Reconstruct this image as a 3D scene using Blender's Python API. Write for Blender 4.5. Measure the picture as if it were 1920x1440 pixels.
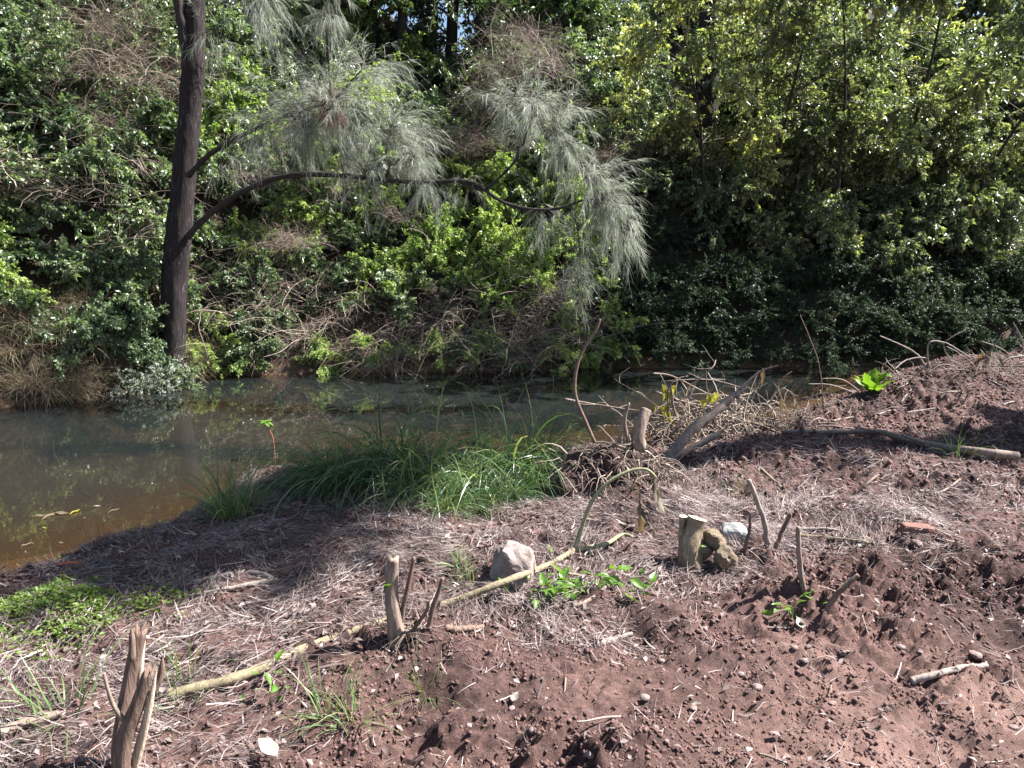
import bpy, bmesh, math, random
import numpy as np
from mathutils import Vector, Matrix

for o in list(bpy.data.objects):
    bpy.data.objects.remove(o)
sc = bpy.context.scene
COL = sc.collection
rad = math.radians
# ------------------------------------------------------------------ camera, sky, sun, exposure
FPX, PW, PH = 1450.0, 1920, 1440
PITCH = rad(10.4)
CAM = np.array([0.0, 0.0, 1.6])
cam = bpy.data.cameras.new('camera'); camo = bpy.data.objects.new('camera', cam); COL.objects.link(camo)
cam.sensor_width = 36; cam.lens = 36 * FPX / PW; cam.clip_start = 0.05; cam.clip_end = 1000
camo.location = CAM; camo.rotation_euler = (math.pi / 2 - PITCH, 0, 0)
sc.camera = camo
SUN_AZ, SUN_EL = rad(79), rad(50)          # azimuth to the right of the view direction
world = bpy.data.worlds.new('World'); sc.world = world; world.use_nodes = True
nt = world.node_tree; nt.nodes.clear()
sky = nt.nodes.new('ShaderNodeTexSky'); sky.sky_type = 'NISHITA'; sky.sun_disc = False
sky.sun_elevation = SUN_EL; sky.sun_rotation = SUN_AZ
bg = nt.nodes.new('ShaderNodeBackground'); bg.inputs[1].default_value = 0.05
wo = nt.nodes.new('ShaderNodeOutputWorld')
nt.links.new(sky.outputs[0], bg.inputs[0]); nt.links.new(bg.outputs[0], wo.inputs[0])
sd = Vector((math.sin(SUN_AZ) * math.cos(SUN_EL), math.cos(SUN_AZ) * math.cos(SUN_EL), math.sin(SUN_EL)))
sun = bpy.data.lights.new('sun', 'SUN'); sun.energy = 5.0; sun.angle = rad(0.5); sun.color = (1.0, 0.975, 0.95)
suno = bpy.data.objects.new('sun', sun); COL.objects.link(suno)
suno.rotation_euler = sd.to_track_quat('Z', 'Y').to_euler(); suno.location = (20, 10, 30)
sc.view_settings.view_transform = 'Standard'; sc.view_settings.look = 'None'
sc.view_settings.gamma = 1.0; sc.view_settings.exposure = 2.05
sc.render.engine = 'CYCLES'
try:
    sc.cycles.max_bounces = 4; sc.cycles.transparent_max_bounces = 4; sc.cycles.diffuse_bounces = 1
    sc.cycles.transmission_bounces = 2; sc.cycles.glossy_bounces = 2
except Exception:
    pass

# ------------------------------------------------------------------ numeric helpers
rng = np.random.default_rng(11)
_perm = np.random.default_rng(5).permutation(512).astype(np.int64)
def _hash(ix, iy, iz=0):
    return _perm[(_perm[(_perm[ix & 511] + iy) & 511] + iz) & 511]
_ga = np.arange(512) * 2.399963
_g2 = np.stack([np.cos(_ga), np.sin(_ga)], 1)
def perlin(x, y, seed=0):
    x = np.asarray(x, float); y = np.asarray(y, float)
    ix = np.floor(x).astype(np.int64); iy = np.floor(y).astype(np.int64)
    fx = x - ix; fy = y - iy
    u = fx * fx * fx * (fx * (fx * 6 - 15) + 10); v = fy * fy * fy * (fy * (fy * 6 - 15) + 10)
    def g(dx, dy):
        gr = _g2[_hash(ix + dx, iy + dy, seed)]
        return gr[..., 0] * (fx - dx) + gr[..., 1] * (fy - dy)
    a = g(0, 0) * (1 - u) + g(1, 0) * u; b = g(0, 1) * (1 - u) + g(1, 1) * u
    return (a * (1 - v) + b * v) * 1.5
def fbm(x, y, o=3, seed=0):
    s = 0; a = 1.0; f = 1.0
    for i in range(o):
        s = s + a * perlin(x * f + 17.3 * i, y * f + 9.1 * i, seed + i); a *= .5; f *= 2.03
    return s
_cr = np.random.default_rng(9).uniform(size=(512, 3))
def cells(x, y, seed=0):
    ix = np.floor(x).astype(np.int64); iy = np.floor(y).astype(np.int64); f1 = np.full(x.shape, 9.0); f2 = np.full(x.shape, 9.0); cr = np.zeros(x.shape)
    for dx in (-1, 0, 1):
        for dy in (-1, 0, 1):
            q = _cr[_hash(ix + dx, iy + dy, seed)]; d = np.hypot(ix + dx + q[..., 0] - x, iy + dy + q[..., 1] - y)
            nf = d < f1; f2 = np.where(nf, f1, np.minimum(f2, d)); cr = np.where(nf, q[..., 2], cr); f1 = np.minimum(f1, d)
    return f1, f2, cr
def sstep(a, b, x):
    t = np.clip((np.asarray(x, float) - a) / (b - a), 0, 1); return t * t * (3 - 2 * t)
def nrm(a):
    return a / np.maximum(np.linalg.norm(a, axis=-1, keepdims=True), 1e-9)

# ------------------------------------------------------------------ pixel rays (positions read off the photograph, then given a real distance)
_cf = np.array([0, math.cos(PITCH), -math.sin(PITCH)]); _cu = np.array([0, math.sin(PITCH), math.cos(PITCH)])
def ray(u, v):
    return _cf + np.array([1.0, 0, 0]) * ((u - PW / 2) / FPX) - _cu * ((v - PH / 2) / FPX)
def at(u, v, y):
    r = ray(u, v); return CAM + r * (y / r[1])
# ------------------------------------------------------------------ terrain
ZW = -0.45
_ns = np.array([[-80, -30], [-14, 1.0], [-6, 2.6], [-3.4, 4.0], [-2.75, 4.75], [-2.3, 5.55], [-1.7, 6.35], [-.5, 6.9], [.6, 7.1], [2.0, 7.6], [2.9, 8.3], [3.87, 9.3], [5.0, 10.4], [6.5, 11.6], [9, 12.4], [14, 12.6], [80, 14]], float)
_fs = np.array([[-80, -12], [-14, 6.6], [-9, 8.2], [-6.4, 9.4], [-5.4, 10.9], [-4.8, 11.8], [-3, 12.2], [-.5, 12.4], [3, 12.7], [6.5, 13.0], [9, 13.6], [14, 14.4], [80, 20]], float)
def shore_n(x): return np.interp(x, _ns[:, 0], _ns[:, 1])
def shore_f(x): return np.interp(x, _fs[:, 0], _fs[:, 1])
MOUNDS = [  # x, y, sx, sy, height
    (3.75, 8.1, .7, .45, .15), (4.75, 8.4, .7, .55, .36), (5.9, 8.6, .8, .7, .33), (7.5, 8.6, 1.3, .9, .45),
    (1.7, 5.55, .55, .35, .20), (2.5, 5.45, .5, .30, .14), (1.0, 5.0, .5, .3, .12), (.75, 4.5, .35, .25, .10),
    (-1.5, 5.3, .7, .45, .16), (-.6, 5.35, .7, .4, .14), (.2, 5.2, .5, .4, .1), (-1.0, 3.7, .5, .28, .08),
    (-.25, 2.75, .35, .2, .05), (.7, 3.1, .5, .25, .06), (1.25, 3.15, .3, .2, .07),
    (1.5, 3.5, .18, .12, -.09), (.48, 2.95, .12, .16, -.10), (1.65, 3.25, .12, .12, -.05), (2.1, 2.95, .2, .1, -.07),
    (-1.05, 3.05, .12, .08, -.06), (2.05, 2.5, .12, .2, -.05), (.95, 5.35, .3, .2, -.14), (1.9, 5.15, .25, .12, -.1), (-.35, 2.35, .12, .2, -.07),
]
def h_base(x, y):
    x = np.asarray(x, float); y = np.asarray(y, float)
    s = shore_n(x) - y                       # >0 on the near land
    land = -0.45 + .20 * sstep(0, np.where(x < -1.5, .9, .45), s) + .12 * sstep(.3, 1.6, s) + .13 * sstep(1.2, 3.2, s)
    d = y - shore_f(x)                       # >0 on the far bank
    far = np.interp(d, [0, .12, .5, 1.2, 2.2, 4, 8, 12, 30, 120], [-.5, -.2, .3, 1.0, 2.0, 3.7, 7.2, 8.8, 11, 12])
    far = far - 2.6 * np.exp(-((x + 2.0) / 1.5) ** 2) * sstep(3.6, 7, d) - .30 * (far - 2) * sstep(2.5, 6, d) * (1 - sstep(-8.5, -5.5, x))
    wn = np.maximum(-s, 0); wf = np.maximum(-d, 0)
    bed = -.45 - np.minimum(.55, .10 * wn + .05 * wn ** 2) * sstep(0, .6, wf) - .0
    bed = np.minimum(bed, -.45 - .10 * np.minimum(wn, .3))
    z = np.where(s > 0, land, np.where(d > 0, far, bed))
    for (mx, my, sx, sy, hh) in MOUNDS:
        z = z + hh * np.exp(-((x - mx) / sx) ** 2 - ((y - my) / sy) ** 2)
    return z
def straw_cover(x, y):
    # where the pale dead grass lies over the soil (0..1)
    a = np.interp(x, [-4, -1.6, -.9, -.3, .2, .8, 1.5, 2.6, 4, 6], [1.2, 1.7, 2.2, 2.75, 2.95, 3.2, 3.5, 3.7, 4.2, 4.8])
    c = sstep(-.25, .35, y - a + .35 * fbm(x * 1.3, y * 1.3, 3, 40))
    c = c * (1 - .55 * sstep(.7, 1.6, x) * sstep(4.6, 5.2, y))
    c = c * (1 - .5 * sstep(1.8, 2.8, x)) * (1 - .6 * sstep(6.0, 7.0, y) * sstep(1.5, 2.5, x))
    c = c * (.55 + .45 * sstep(-.5, .25, fbm(x * 2.1, y * 2.1, 2, 60)))
    s = shore_n(x) - y
    return c * np.where(x < -1.4, .12 * sstep(-.1, .1, s) + .88 * sstep(.25, .9, s), sstep(-.12, .1, s))
def h_full(x, y):
    z = h_base(x, y)
    s = shore_n(x) - y; d = y - shore_f(x)
    near = sstep(-.05, .3, s)
    dist = np.hypot(x, y)
    z = z + near * (.05 * fbm(x * 1.6, y * 1.6, 3, 3) + .018 * fbm(x * 4.1, y * 4.1, 2, 6))
    clod = np.abs(fbm(x * 6.3, y * 6.3, 3, 12)); clod2 = np.abs(fbm(x * 17, y * 17, 2, 19))
    rough = .35 + .65 * sstep(-.3, .4, fbm(x * .9, y * .9, 2, 33))
    smooth = np.exp(-((x - 1.75) / .6) ** 2 - ((y - 2.25) / .35) ** 2)
    rough = rough * (1 - .75 * smooth)
    sc_ = 1 - .45 * straw_cover(x, y)
    fade = 1 - sstep(9, 14, dist)
    mound = sstep(6.8, 7.6, y) * sstep(2.2, 3.4, x)
    wx = x + .05 * perlin(x * 9, y * 9, 101); wy = y + .05 * perlin(x * 9 + 40, y * 9, 102)
    a1, a2, ac = cells(wx * 6.5, wy * 6.5, 7); b1, b2, bc = cells(wx * 17, wy * 17, 23)
    blk = np.minimum((a2 - a1) * 1.6, .5) * (.3 + ac) * (ac > .35); blk2 = np.minimum((b2 - b1) * 1.6, .55) * (.2 + bc) * (bc > .3)
    z = z + near * fade * rough * sc_ * ((.075 + .02 * mound) * (clod - .25) + .022 * (clod2 - .22) + .085 * blk + .038 * blk2 * (1 - sstep(4.5, 6.5, dist)) + (.014 * perlin(x * 42, y * 42, 77) + .016 * perlin(x * 24, y * 24, 78)) * (1 - .7 * sstep(4.5, 7, dist)))
    z = z + sstep(0, 1, d) * .25 * fbm(x * .8, y * .8, 3, 55) * (1 - sstep(20, 40, d))
    z = z + .02 * fbm(x * 2, y * 2, 2, 91) * (s <= 0) * (d <= 0) * sstep(.2, .8, -s)
    return z
def hz(x, y): return float(h_full(np.array([x]), np.array([y]))[0])
_tt = np.concatenate([np.arange(1.2, 12, .03), np.arange(12, 40, .12)])
def hit(u, v):
    r = ray(u, v); P = CAM[None] + r[None] * _tt[:, None]; d = P[:, 2] - h_full(P[:, 0], P[:, 1])
    k = int(np.argmax(d < 0)) if (d < 0).any() else len(_tt) - 1
    if k == 0: return float(_tt[0])
    return float(_tt[k - 1] + (_tt[k] - _tt[k - 1]) * d[k - 1] / max(d[k - 1] - d[k], 1e-9))
def gp(u, v, off=0.0):
    p = CAM + ray(u, v) * hit(u, v); p[2] += off; return p
def near(u, v, f=.97):
    """a point a little in front of the ground seen there"""
    return CAM + ray(u, v) * hit(u, v) * f

# ------------------------------------------------------------------ materials
def new_mat(name):
    m = bpy.data.materials.new(name); m.use_nodes = True; nt = m.node_tree; nt.nodes.clear()
    out = nt.nodes.new('ShaderNodeOutputMaterial'); return m, nt, out
def N(nt, t, **kw):
    n = nt.nodes.new('ShaderNode' + t)
    for k, v in kw.items():
        if isinstance(k, str) and hasattr(n, k): setattr(n, k, v)
        else: n.inputs[k].default_value = v
    return n
def ramp(nt, stops):
    r = nt.nodes.new('ShaderNodeValToRGB'); e = r.color_ramp.elements
    while len(e) < len(stops): e.new(.5)
    for i, (p, c) in enumerate(stops):
        e[i].position = p; e[i].color = (*c, 1)
    return r
def setin(n, d):
    for k, v in d.items(): n.inputs[k].default_value = v
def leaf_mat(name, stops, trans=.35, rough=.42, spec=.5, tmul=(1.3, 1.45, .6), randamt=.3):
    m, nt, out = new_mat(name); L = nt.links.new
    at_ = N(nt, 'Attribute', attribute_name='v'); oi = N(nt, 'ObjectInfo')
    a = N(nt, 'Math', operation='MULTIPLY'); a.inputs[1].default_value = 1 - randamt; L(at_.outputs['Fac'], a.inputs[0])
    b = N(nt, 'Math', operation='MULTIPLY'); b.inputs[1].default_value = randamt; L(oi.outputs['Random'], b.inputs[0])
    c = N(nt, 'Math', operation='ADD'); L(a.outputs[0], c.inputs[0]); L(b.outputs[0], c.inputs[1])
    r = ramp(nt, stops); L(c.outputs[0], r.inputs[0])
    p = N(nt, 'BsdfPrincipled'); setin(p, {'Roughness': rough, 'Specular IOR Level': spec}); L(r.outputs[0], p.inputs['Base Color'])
    t = N(nt, 'BsdfTranslucent'); mx = N(nt, 'Mix', data_type='RGBA', blend_type='MULTIPLY'); mx.inputs[0].default_value = 1
    mx.inputs[7].default_value = (*tmul, 1); L(r.outputs[0], mx.inputs[6]); L(mx.outputs[2], t.inputs[0])
    ms = N(nt, 'MixShader'); ms.inputs[0].default_value = trans
    L(p.outputs[0], ms.inputs[1]); L(t.outputs[0], ms.inputs[2]); L(ms.outputs[0], out.inputs[0])
    return m
def wood_mat(name, c1, c2, scale=(30, 30, 6), rough=.8, bump=.5, c3=None, p3=.62):
    m, nt, out = new_mat(name); L = nt.links.new
    tc = N(nt, 'TexCoord'); mp = N(nt, 'Mapping'); mp.inputs['Scale'].default_value = scale; L(tc.outputs['Object'], mp.inputs[0])
    n = N(nt, 'TexNoise'); setin(n, {'Scale': 1.0, 'Detail': 6.0, 'Roughness': .65}); L(mp.outputs[0], n.inputs['Vector'])
    st = [(.3, c1), (.6, c2)] + ([(p3 + .06, c3)] if c3 else [])
    r = ramp(nt, st); L(n.outputs[0], r.inputs[0])
    p = N(nt, 'BsdfPrincipled'); setin(p, {'Roughness': rough, 'Specular IOR Level': .25}); L(r.outputs[0], p.inputs['Base Color'])
    b = N(nt, 'Bump'); setin(b, {'Strength': bump, 'Distance': .01}); L(n.outputs[0], b.inputs['Height']); L(b.outputs[0], p.inputs['Normal'])
    L(p.outputs[0], out.inputs[0]); return m
def attr_mat(name, stops, rough=.75, trans=0.0, spec=.25):
    m, nt, out = new_mat(name); L = nt.links.new
    a = N(nt, 'Attribute', attribute_name='v'); r = ramp(nt, stops); L(a.outputs['Fac'], r.inputs[0])
    p = N(nt, 'BsdfPrincipled'); setin(p, {'Roughness': rough, 'Specular IOR Level': spec}); L(r.outputs[0], p.inputs['Base Color'])
    if trans:
        t = N(nt, 'BsdfTranslucent'); L(r.outputs[0], t.inputs[0]); ms = N(nt, 'MixShader'); ms.inputs[0].default_value = trans
        L(p.outputs[0], ms.inputs[1]); L(t.outputs[0], ms.inputs[2]); L(ms.outputs[0], out.inputs[0])
    else: L(p.outputs[0], out.inputs[0])
    return m
M = {}
def soil_mat():
    m, nt, out = new_mat('soil'); L = nt.links.new
    tc = N(nt, 'TexCoord')
    n1 = N(nt, 'TexNoise'); setin(n1, {'Scale': 1.1, 'Detail': 5.0, 'Roughness': .6}); L(tc.outputs['Object'], n1.inputs['Vector'])
    n2 = N(nt, 'TexNoise'); setin(n2, {'Scale': 45.0, 'Detail': 8.0, 'Roughness': .7}); L(tc.outputs['Object'], n2.inputs['Vector'])
    n3 = N(nt, 'TexNoise'); setin(n3, {'Scale': 260.0, 'Detail': 4.0, 'Roughness': .7}); L(tc.outputs['Object'], n3.inputs['Vector'])
    r1 = ramp(nt, [(.35, (.070, .042, .038)), (.62, (.170, .102, .088))]); L(n1.outputs[0], r1.inputs[0])
    r2 = ramp(nt, [(.34, (.34, .33, .34)), (.66, (1.32, 1.27, 1.24))]); L(n2.outputs[0], r2.inputs[0])
    mx = N(nt, 'Mix', data_type='RGBA', blend_type='MULTIPLY'); mx.inputs[0].default_value = 1; L(r1.outputs[0], mx.inputs[6]); L(r2.outputs[0], mx.inputs[7])
    aw = N(nt, 'Attribute', attribute_name='wet')
    mw = N(nt, 'Mix', data_type='RGBA', blend_type='MIX'); mw.inputs[7].default_value = (.15, .10, .062, 1); L(aw.outputs['Fac'], mw.inputs[0]); L(mx.outputs[2], mw.inputs[6])
    ad = N(nt, 'Attribute', attribute_name='dust')
    md = N(nt, 'Mix', data_type='RGBA', blend_type='MIX'); md.inputs[7].default_value = (.29, .178, .147, 1); L(ad.outputs['Fac'], md.inputs[0]); L(mw.outputs[2], md.inputs[6])
    af = N(nt, 'Attribute', attribute_name='litter')
    mf = N(nt, 'Mix', data_type='RGBA', blend_type='MIX'); mf.inputs[7].default_value = (.038, .028, .02, 1); L(af.outputs['Fac'], mf.inputs[0]); L(md.outputs[2], mf.inputs[6])
    p = N(nt, 'BsdfPrincipled'); setin(p, {'Roughness': .92, 'Specular IOR Level': .2}); L(mf.outputs[2], p.inputs['Base Color'])
    b = N(nt, 'Bump'); setin(b, {'Strength': 1.0, 'Distance': .022}); L(n2.outputs[0], b.inputs['Height'])
    b2 = N(nt, 'Bump'); setin(b2, {'Strength': 1.0, 'Distance': .006}); L(n3.outputs[0], b2.inputs['Height']); L(b.outputs[0], b2.inputs['Normal'])
    L(b2.outputs[0], p.inputs['Normal']); L(p.outputs[0], out.inputs[0]); return m
def water_mat():
    m, nt, out = new_mat('creek_water'); L = nt.links.new
    tc = N(nt, 'TexCoord'); mp = N(nt, 'Mapping'); mp.inputs['Scale'].default_value = (1.0, 1.8, 1); L(tc.outputs['Object'], mp.inputs[0])
    n = N(nt, 'TexNoise'); setin(n, {'Scale': 2.2, 'Detail': 3.0, 'Roughness': .5}); L(mp.outputs[0], n.inputs['Vector'])
    b = N(nt, 'Bump'); setin(b, {'Strength': .035, 'Distance': .03}); L(n.outputs[0], b.inputs['Height'])
    a = N(nt, 'Attribute', attribute_name='opac')
    d = N(nt, 'BsdfDiffuse'); d.inputs[0].default_value = (.014, .0182, .0182, 1)
    t = N(nt, 'BsdfTransparent'); t.inputs[0].default_value = (.86, .76, .62, 1)
    mu = N(nt, 'MixShader'); L(a.outputs['Fac'], mu.inputs[0]); L(t.outputs[0], mu.inputs[1]); L(d.outputs[0], mu.inputs[2])
    g = N(nt, 'BsdfGlossy'); setin(g, {'Roughness': .012}); g.inputs[0].default_value = (1, 1, 1, 1); L(b.outputs[0], g.inputs['Normal'])
    f = N(nt, 'Fresnel'); f.inputs[0].default_value = 1.33; L(b.outputs[0], f.inputs['Normal'])
    ms = N(nt, 'MixShader'); L(f.outputs[0], ms.inputs[0]); L(mu.outputs[0], ms.inputs[1]); L(g.outputs[0], ms.inputs[2])
    L(ms.outputs[0], out.inputs[0]); return m
M['soil'] = soil_mat(); M['water'] = water_mat()
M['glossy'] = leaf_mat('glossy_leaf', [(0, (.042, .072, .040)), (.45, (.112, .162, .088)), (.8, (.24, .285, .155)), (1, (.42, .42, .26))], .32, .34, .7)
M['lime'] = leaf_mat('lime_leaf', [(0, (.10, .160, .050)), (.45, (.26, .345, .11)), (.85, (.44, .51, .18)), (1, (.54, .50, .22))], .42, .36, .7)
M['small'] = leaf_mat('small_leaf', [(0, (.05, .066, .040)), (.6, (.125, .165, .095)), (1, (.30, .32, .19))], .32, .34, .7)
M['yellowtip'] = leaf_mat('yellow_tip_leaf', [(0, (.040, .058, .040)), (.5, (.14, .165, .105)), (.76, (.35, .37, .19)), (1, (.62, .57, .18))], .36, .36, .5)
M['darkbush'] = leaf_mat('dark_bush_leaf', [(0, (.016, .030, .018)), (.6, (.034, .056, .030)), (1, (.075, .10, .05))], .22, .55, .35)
M['back'] = leaf_mat('back_leaf_shade_tone', [(0, (.02, .04, .016)), (.6, (.05, .085, .028)), (1, (.12, .15, .045))], .32, .42, .4)  # leaf colours darkened to stand in for shade inside the wood
M['needle'] = leaf_mat('casuarina_needle', [(0, (.18, .20, .165)), (.5, (.34, .365, .305)), (1, (.54, .56, .48))], .46, .45, .45, (1.08, 1.08, .95), .05)
M['deadneedle'] = leaf_mat('dead_needle', [(0, (.20, .125, .095)), (1, (.36, .25, .20))], .25, .6, .3, (1.2, 1, .8), .05)
M['tussock'] = leaf_mat('tussock_blade', [(0, (.020, .048, .026)), (.5, (.055, .110, .045)), (.86, (.15, .22, .08)), (1, (.34, .30, .15))], .28, .32, .5, (1.4, 1.5, .6), .15)
M['weed'] = leaf_mat('weed_leaf', [(0, (.06, .15, .02)), (1, (.16, .27, .04))], .4, .4, .5, (1.4, 1.4, .5), .2)
M['bright'] = leaf_mat('bright_leaf', [(0, (.085, .17, .02)), (1, (.14, .24, .035))], .45, .4, .4, (1.3, 1.3, .5), .2)
M['yellow'] = leaf_mat('yellow_leaf', [(0, (.28, .27, .03)), (1, (.40, .37, .06))], .5, .45, .4, (1.2, 1.15, .5), .2)
M['ground_green'] = leaf_mat('creeping_weed_leaf', [(0, (.065, .115, .02)), (1, (.17, .24, .05))], .38, .45, .4, (1.4, 1.4, .5), .2)
M['withered'] = leaf_mat('withered_leaf', [(0, (.07, .05, .035)), (.6, (.15, .12, .085)), (1, (.26, .24, .17))], .3, .7, .2, (1.2, 1.0, .6), .3)
M['white_flower'] = leaf_mat('white_flower', [(0, (.06, .10, .04)), (.45, (.10, .16, .06)), (.5, (.6, .62, .55)), (1, (.78, .78, .72))], .3, .6, .3, (1, 1, .9), .05)
M['straw'] = attr_mat('dry_grass', [(0, (.075, .053, .048)), (.4, (.20, .152, .140)), (.75, (.38, .312, .292)), (1, (.58, .51, .48))], .6, .2, .35)
M['drygrass'] = attr_mat('dry_bank_grass', [(0, (.08, .055, .04)), (.5, (.19, .14, .10)), (.8, (.26, .21, .13)), (1, (.15, .19, .07))], .7, .25)
M['cane'] = attr_mat('dead_cane', [(0, (.07, .05, .04)), (.5, (.21, .16, .125)), (1, (.42, .34, .28))], .7)
M['stem'] = wood_mat('shrub_stem', (.045, .035, .025), (.11, .085, .06))
M['bark'] = wood_mat('casuarina_bark', (.008, .006, .006), (.030, .022, .022), (38, 38, 7), .9, 1.0, (.15, .122, .122), .66)
M['limb'] = wood_mat('limb_bark', (.012, .010, .010), (.05, .04, .036), (50, 50, 12), .85, .6)
M['deadwood'] = wood_mat('dead_branch', (.115, .08, .062), (.27, .205, .165), (60, 60, 14), .8, .5)
M['palewood'] = wood_mat('pale_branch', (.14, .108, .09), (.31, .255, .22), (70, 70, 16), .75, .4)
M['stumpbark'] = wood_mat('stump_bark', (.075, .047, .036), (.20, .135, .105), (70, 70, 9), .85, 1.0)
M['torn'] = wood_mat('torn_wood', (.34, .24, .16), (.62, .50, .38), (160, 160, 10), .7, .6)
M['cutface'] = wood_mat('cut_wood_face', (.45, .38, .24), (.66, .60, .44), (60, 60, 60), .7, .3)
M['greenpole'] = wood_mat('green_pole_bark', (.10, .078, .052), (.25, .205, .125), (28, 28, 28), .75, .8)
M['greenstem'] = wood_mat('green_thorn_stem', (.14, .14, .075), (.27, .27, .15), (45, 45, 18), .55, .3)
M['redstem'] = wood_mat('red_stem', (.17, .055, .04), (.26, .10, .07), (60, 60, 60), .5, .2)
M['root'] = wood_mat('root', (.06, .038, .03), (.15, .10, .08), (60, 60, 20), .9, .5)
M['rock'] = wood_mat('boulder_stone', (.12, .09, .08), (.27, .215, .195), (22, 22, 22), .85, .5)
M['greystone'] = wood_mat('grey_stone', (.20, .20, .195), (.36, .36, .345), (20, 20, 20), .8, .3)
M['pebble'] = wood_mat('pebble_stone', (.13, .088, .078), (.25, .18, .16), (30, 30, 30), .85, .3)
M['brick'] = wood_mat('red_brick', (.12, .060, .048), (.20, .105, .086), (60, 60, 60), .9, .5)
M['clod'] = attr_mat('soil_clod', [(0, (.055, .033, .030)), (.6, (.145, .087, .075)), (1, (.24, .155, .135))], .95, 0, .15)
M['rootball'] = wood_mat('root_ball_soil_shade_tone', (.022, .014, .012), (.075, .047, .04), (22, 22, 22), .95, 1.0)  # soil colour darkened to carry the shade on the root ball

# ------------------------------------------------------------------ object helpers
def mesh_np(name, V, F, mat, v=None, smooth=False, extra=None):
    V = np.asarray(V, np.float32); F = np.asarray(F, np.int32)
    me = bpy.data.meshes.new(name); k = F.shape[1]
    me.vertices.add(len(V)); me.vertices.foreach_set('co', V.ravel())
    me.loops.add(F.size); me.loops.foreach_set('vertex_index', F.ravel())
    me.polygons.add(len(F)); me.polygons.foreach_set('loop_start', np.arange(0, F.size, k, dtype=np.int32))
    try: me.polygons.foreach_set('loop_total', np.full(len(F), k, np.int32))
    except Exception: pass
    if smooth: me.polygons.foreach_set('use_smooth', np.ones(len(F), bool))
    if v is not None:
        a = me.attributes.new('v', 'FLOAT', 'FACE' if len(v) == len(F) else 'POINT'); a.data.foreach_set('value', np.asarray(v, np.float32))
    for kx, arr in (extra or {}).items():
        a = me.attributes.new(kx, 'FLOAT', 'POINT'); a.data.foreach_set('value', np.asarray(arr, np.float32))
    me.update(calc_edges=True)
    if mat is not None: me.materials.append(M[mat] if isinstance(mat, str) else mat)
    return me
def link(name, me, parent=None, loc=None, rot=None, scale=None):
    o = bpy.data.objects.new(name, me); COL.objects.link(o)
    if parent is not None: o.parent = parent
    if loc is not None: o.location = loc
    if rot is not None: o.rotation_euler = rot
    if scale is not None: o.scale = scale
    return o
def tag(o, label, cat, group=None, kind=None):
    o['label'] = label; o['category'] = cat
    if group: o['group'] = group
    if kind: o['kind'] = kind
    return o
def stuffpart(o): o['kind'] = 'stuff'; return o
def thing(name, label, cat, loc=(0, 0, 0), group=None, rz=0, scale=1.0):
    o = bpy.data.objects.new(name, None); COL.objects.link(o); o.empty_display_size = .1
    o.location = loc; o.rotation_euler = (0, 0, rz); o.scale = (scale,) * 3 if not hasattr(scale, '__len__') else scale
    return tag(o, label, cat, group)
def copy_thing(root, loc, rz, scale, label=None, group=None):
    r = root.copy(); COL.objects.link(r); r.location = loc; r.rotation_euler = (0, 0, rz); r.scale = scale if hasattr(scale, '__len__') else (scale,) * 3
    if label: r['label'] = label
    if group: r['group'] = group
    for ch in list(root.children):
        c = ch.copy(); COL.objects.link(c); c.parent = r
        for g in ch.children:
            d = g.copy(); COL.objects.link(d); d.parent = c
    return r
def tube(path, rads, k=6, cap=True, noise=0.0, nf=6.0, seed=0):
    P = np.asarray(path, float); n = len(P); R = np.broadcast_to(np.asarray(rads, float), (n,)).copy()
    T = np.gradient(P, axis=0); T = nrm(T)
    up = np.array([0, 0, 1.0]) if abs(T[0][2]) < .9 else np.array([1.0, 0, 0])
    A = np.zeros((n, 3)); a = up - T[0] * np.dot(up, T[0]); a /= np.linalg.norm(a)
    for i in range(n):
        a = a - T[i] * np.dot(a, T[i]); a /= max(np.linalg.norm(a), 1e-9); A[i] = a
    B = np.cross(T, A); th = np.arange(k) * 2 * math.pi / k
    RR = R[:, None] * np.ones((n, k))
    if noise:
        arc = np.concatenate([[0], np.cumsum(np.linalg.norm(np.diff(P, axis=0), axis=1))])
        RR = RR * (1 + noise * fbm(np.cos(th)[None, :] * nf + arc[:, None] * 3 + 10, np.sin(th)[None, :] * nf + arc[:, None] * 2.2, 3, seed))
    V = P[:, None, :] + RR[..., None] * (np.cos(th)[None, :, None] * A[:, None, :] + np.sin(th)[None, :, None] * B[:, None, :])
    V = V.reshape(-1, 3); i = np.arange(n - 1)[:, None] * k; j = np.arange(k)[None, :]; j2 = (j + 1) % k
    Fq = np.stack([i + j, i + j2, i + k + j2, i + k + j], -1).reshape(-1, 4)
    if cap:
        V = np.vstack([V, P[0] - T[0] * R[0] * .15, P[-1] + T[-1] * R[-1] * .15]); c0 = n * k; c1 = c0 + 1
        a0 = np.stack([np.full(k, c0), (np.arange(k) + 1) % k, np.arange(k), np.full(k, c0)], -1)
        b = (n - 1) * k; a1 = np.stack([np.full(k, c1), b + np.arange(k), b + (np.arange(k) + 1) % k, np.full(k, c1)], -1)
        T0 = np.concatenate([a0, a1])[:, :3]
        return V, Fq, T0
    return V, Fq, np.zeros((0, 3), int)
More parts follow.
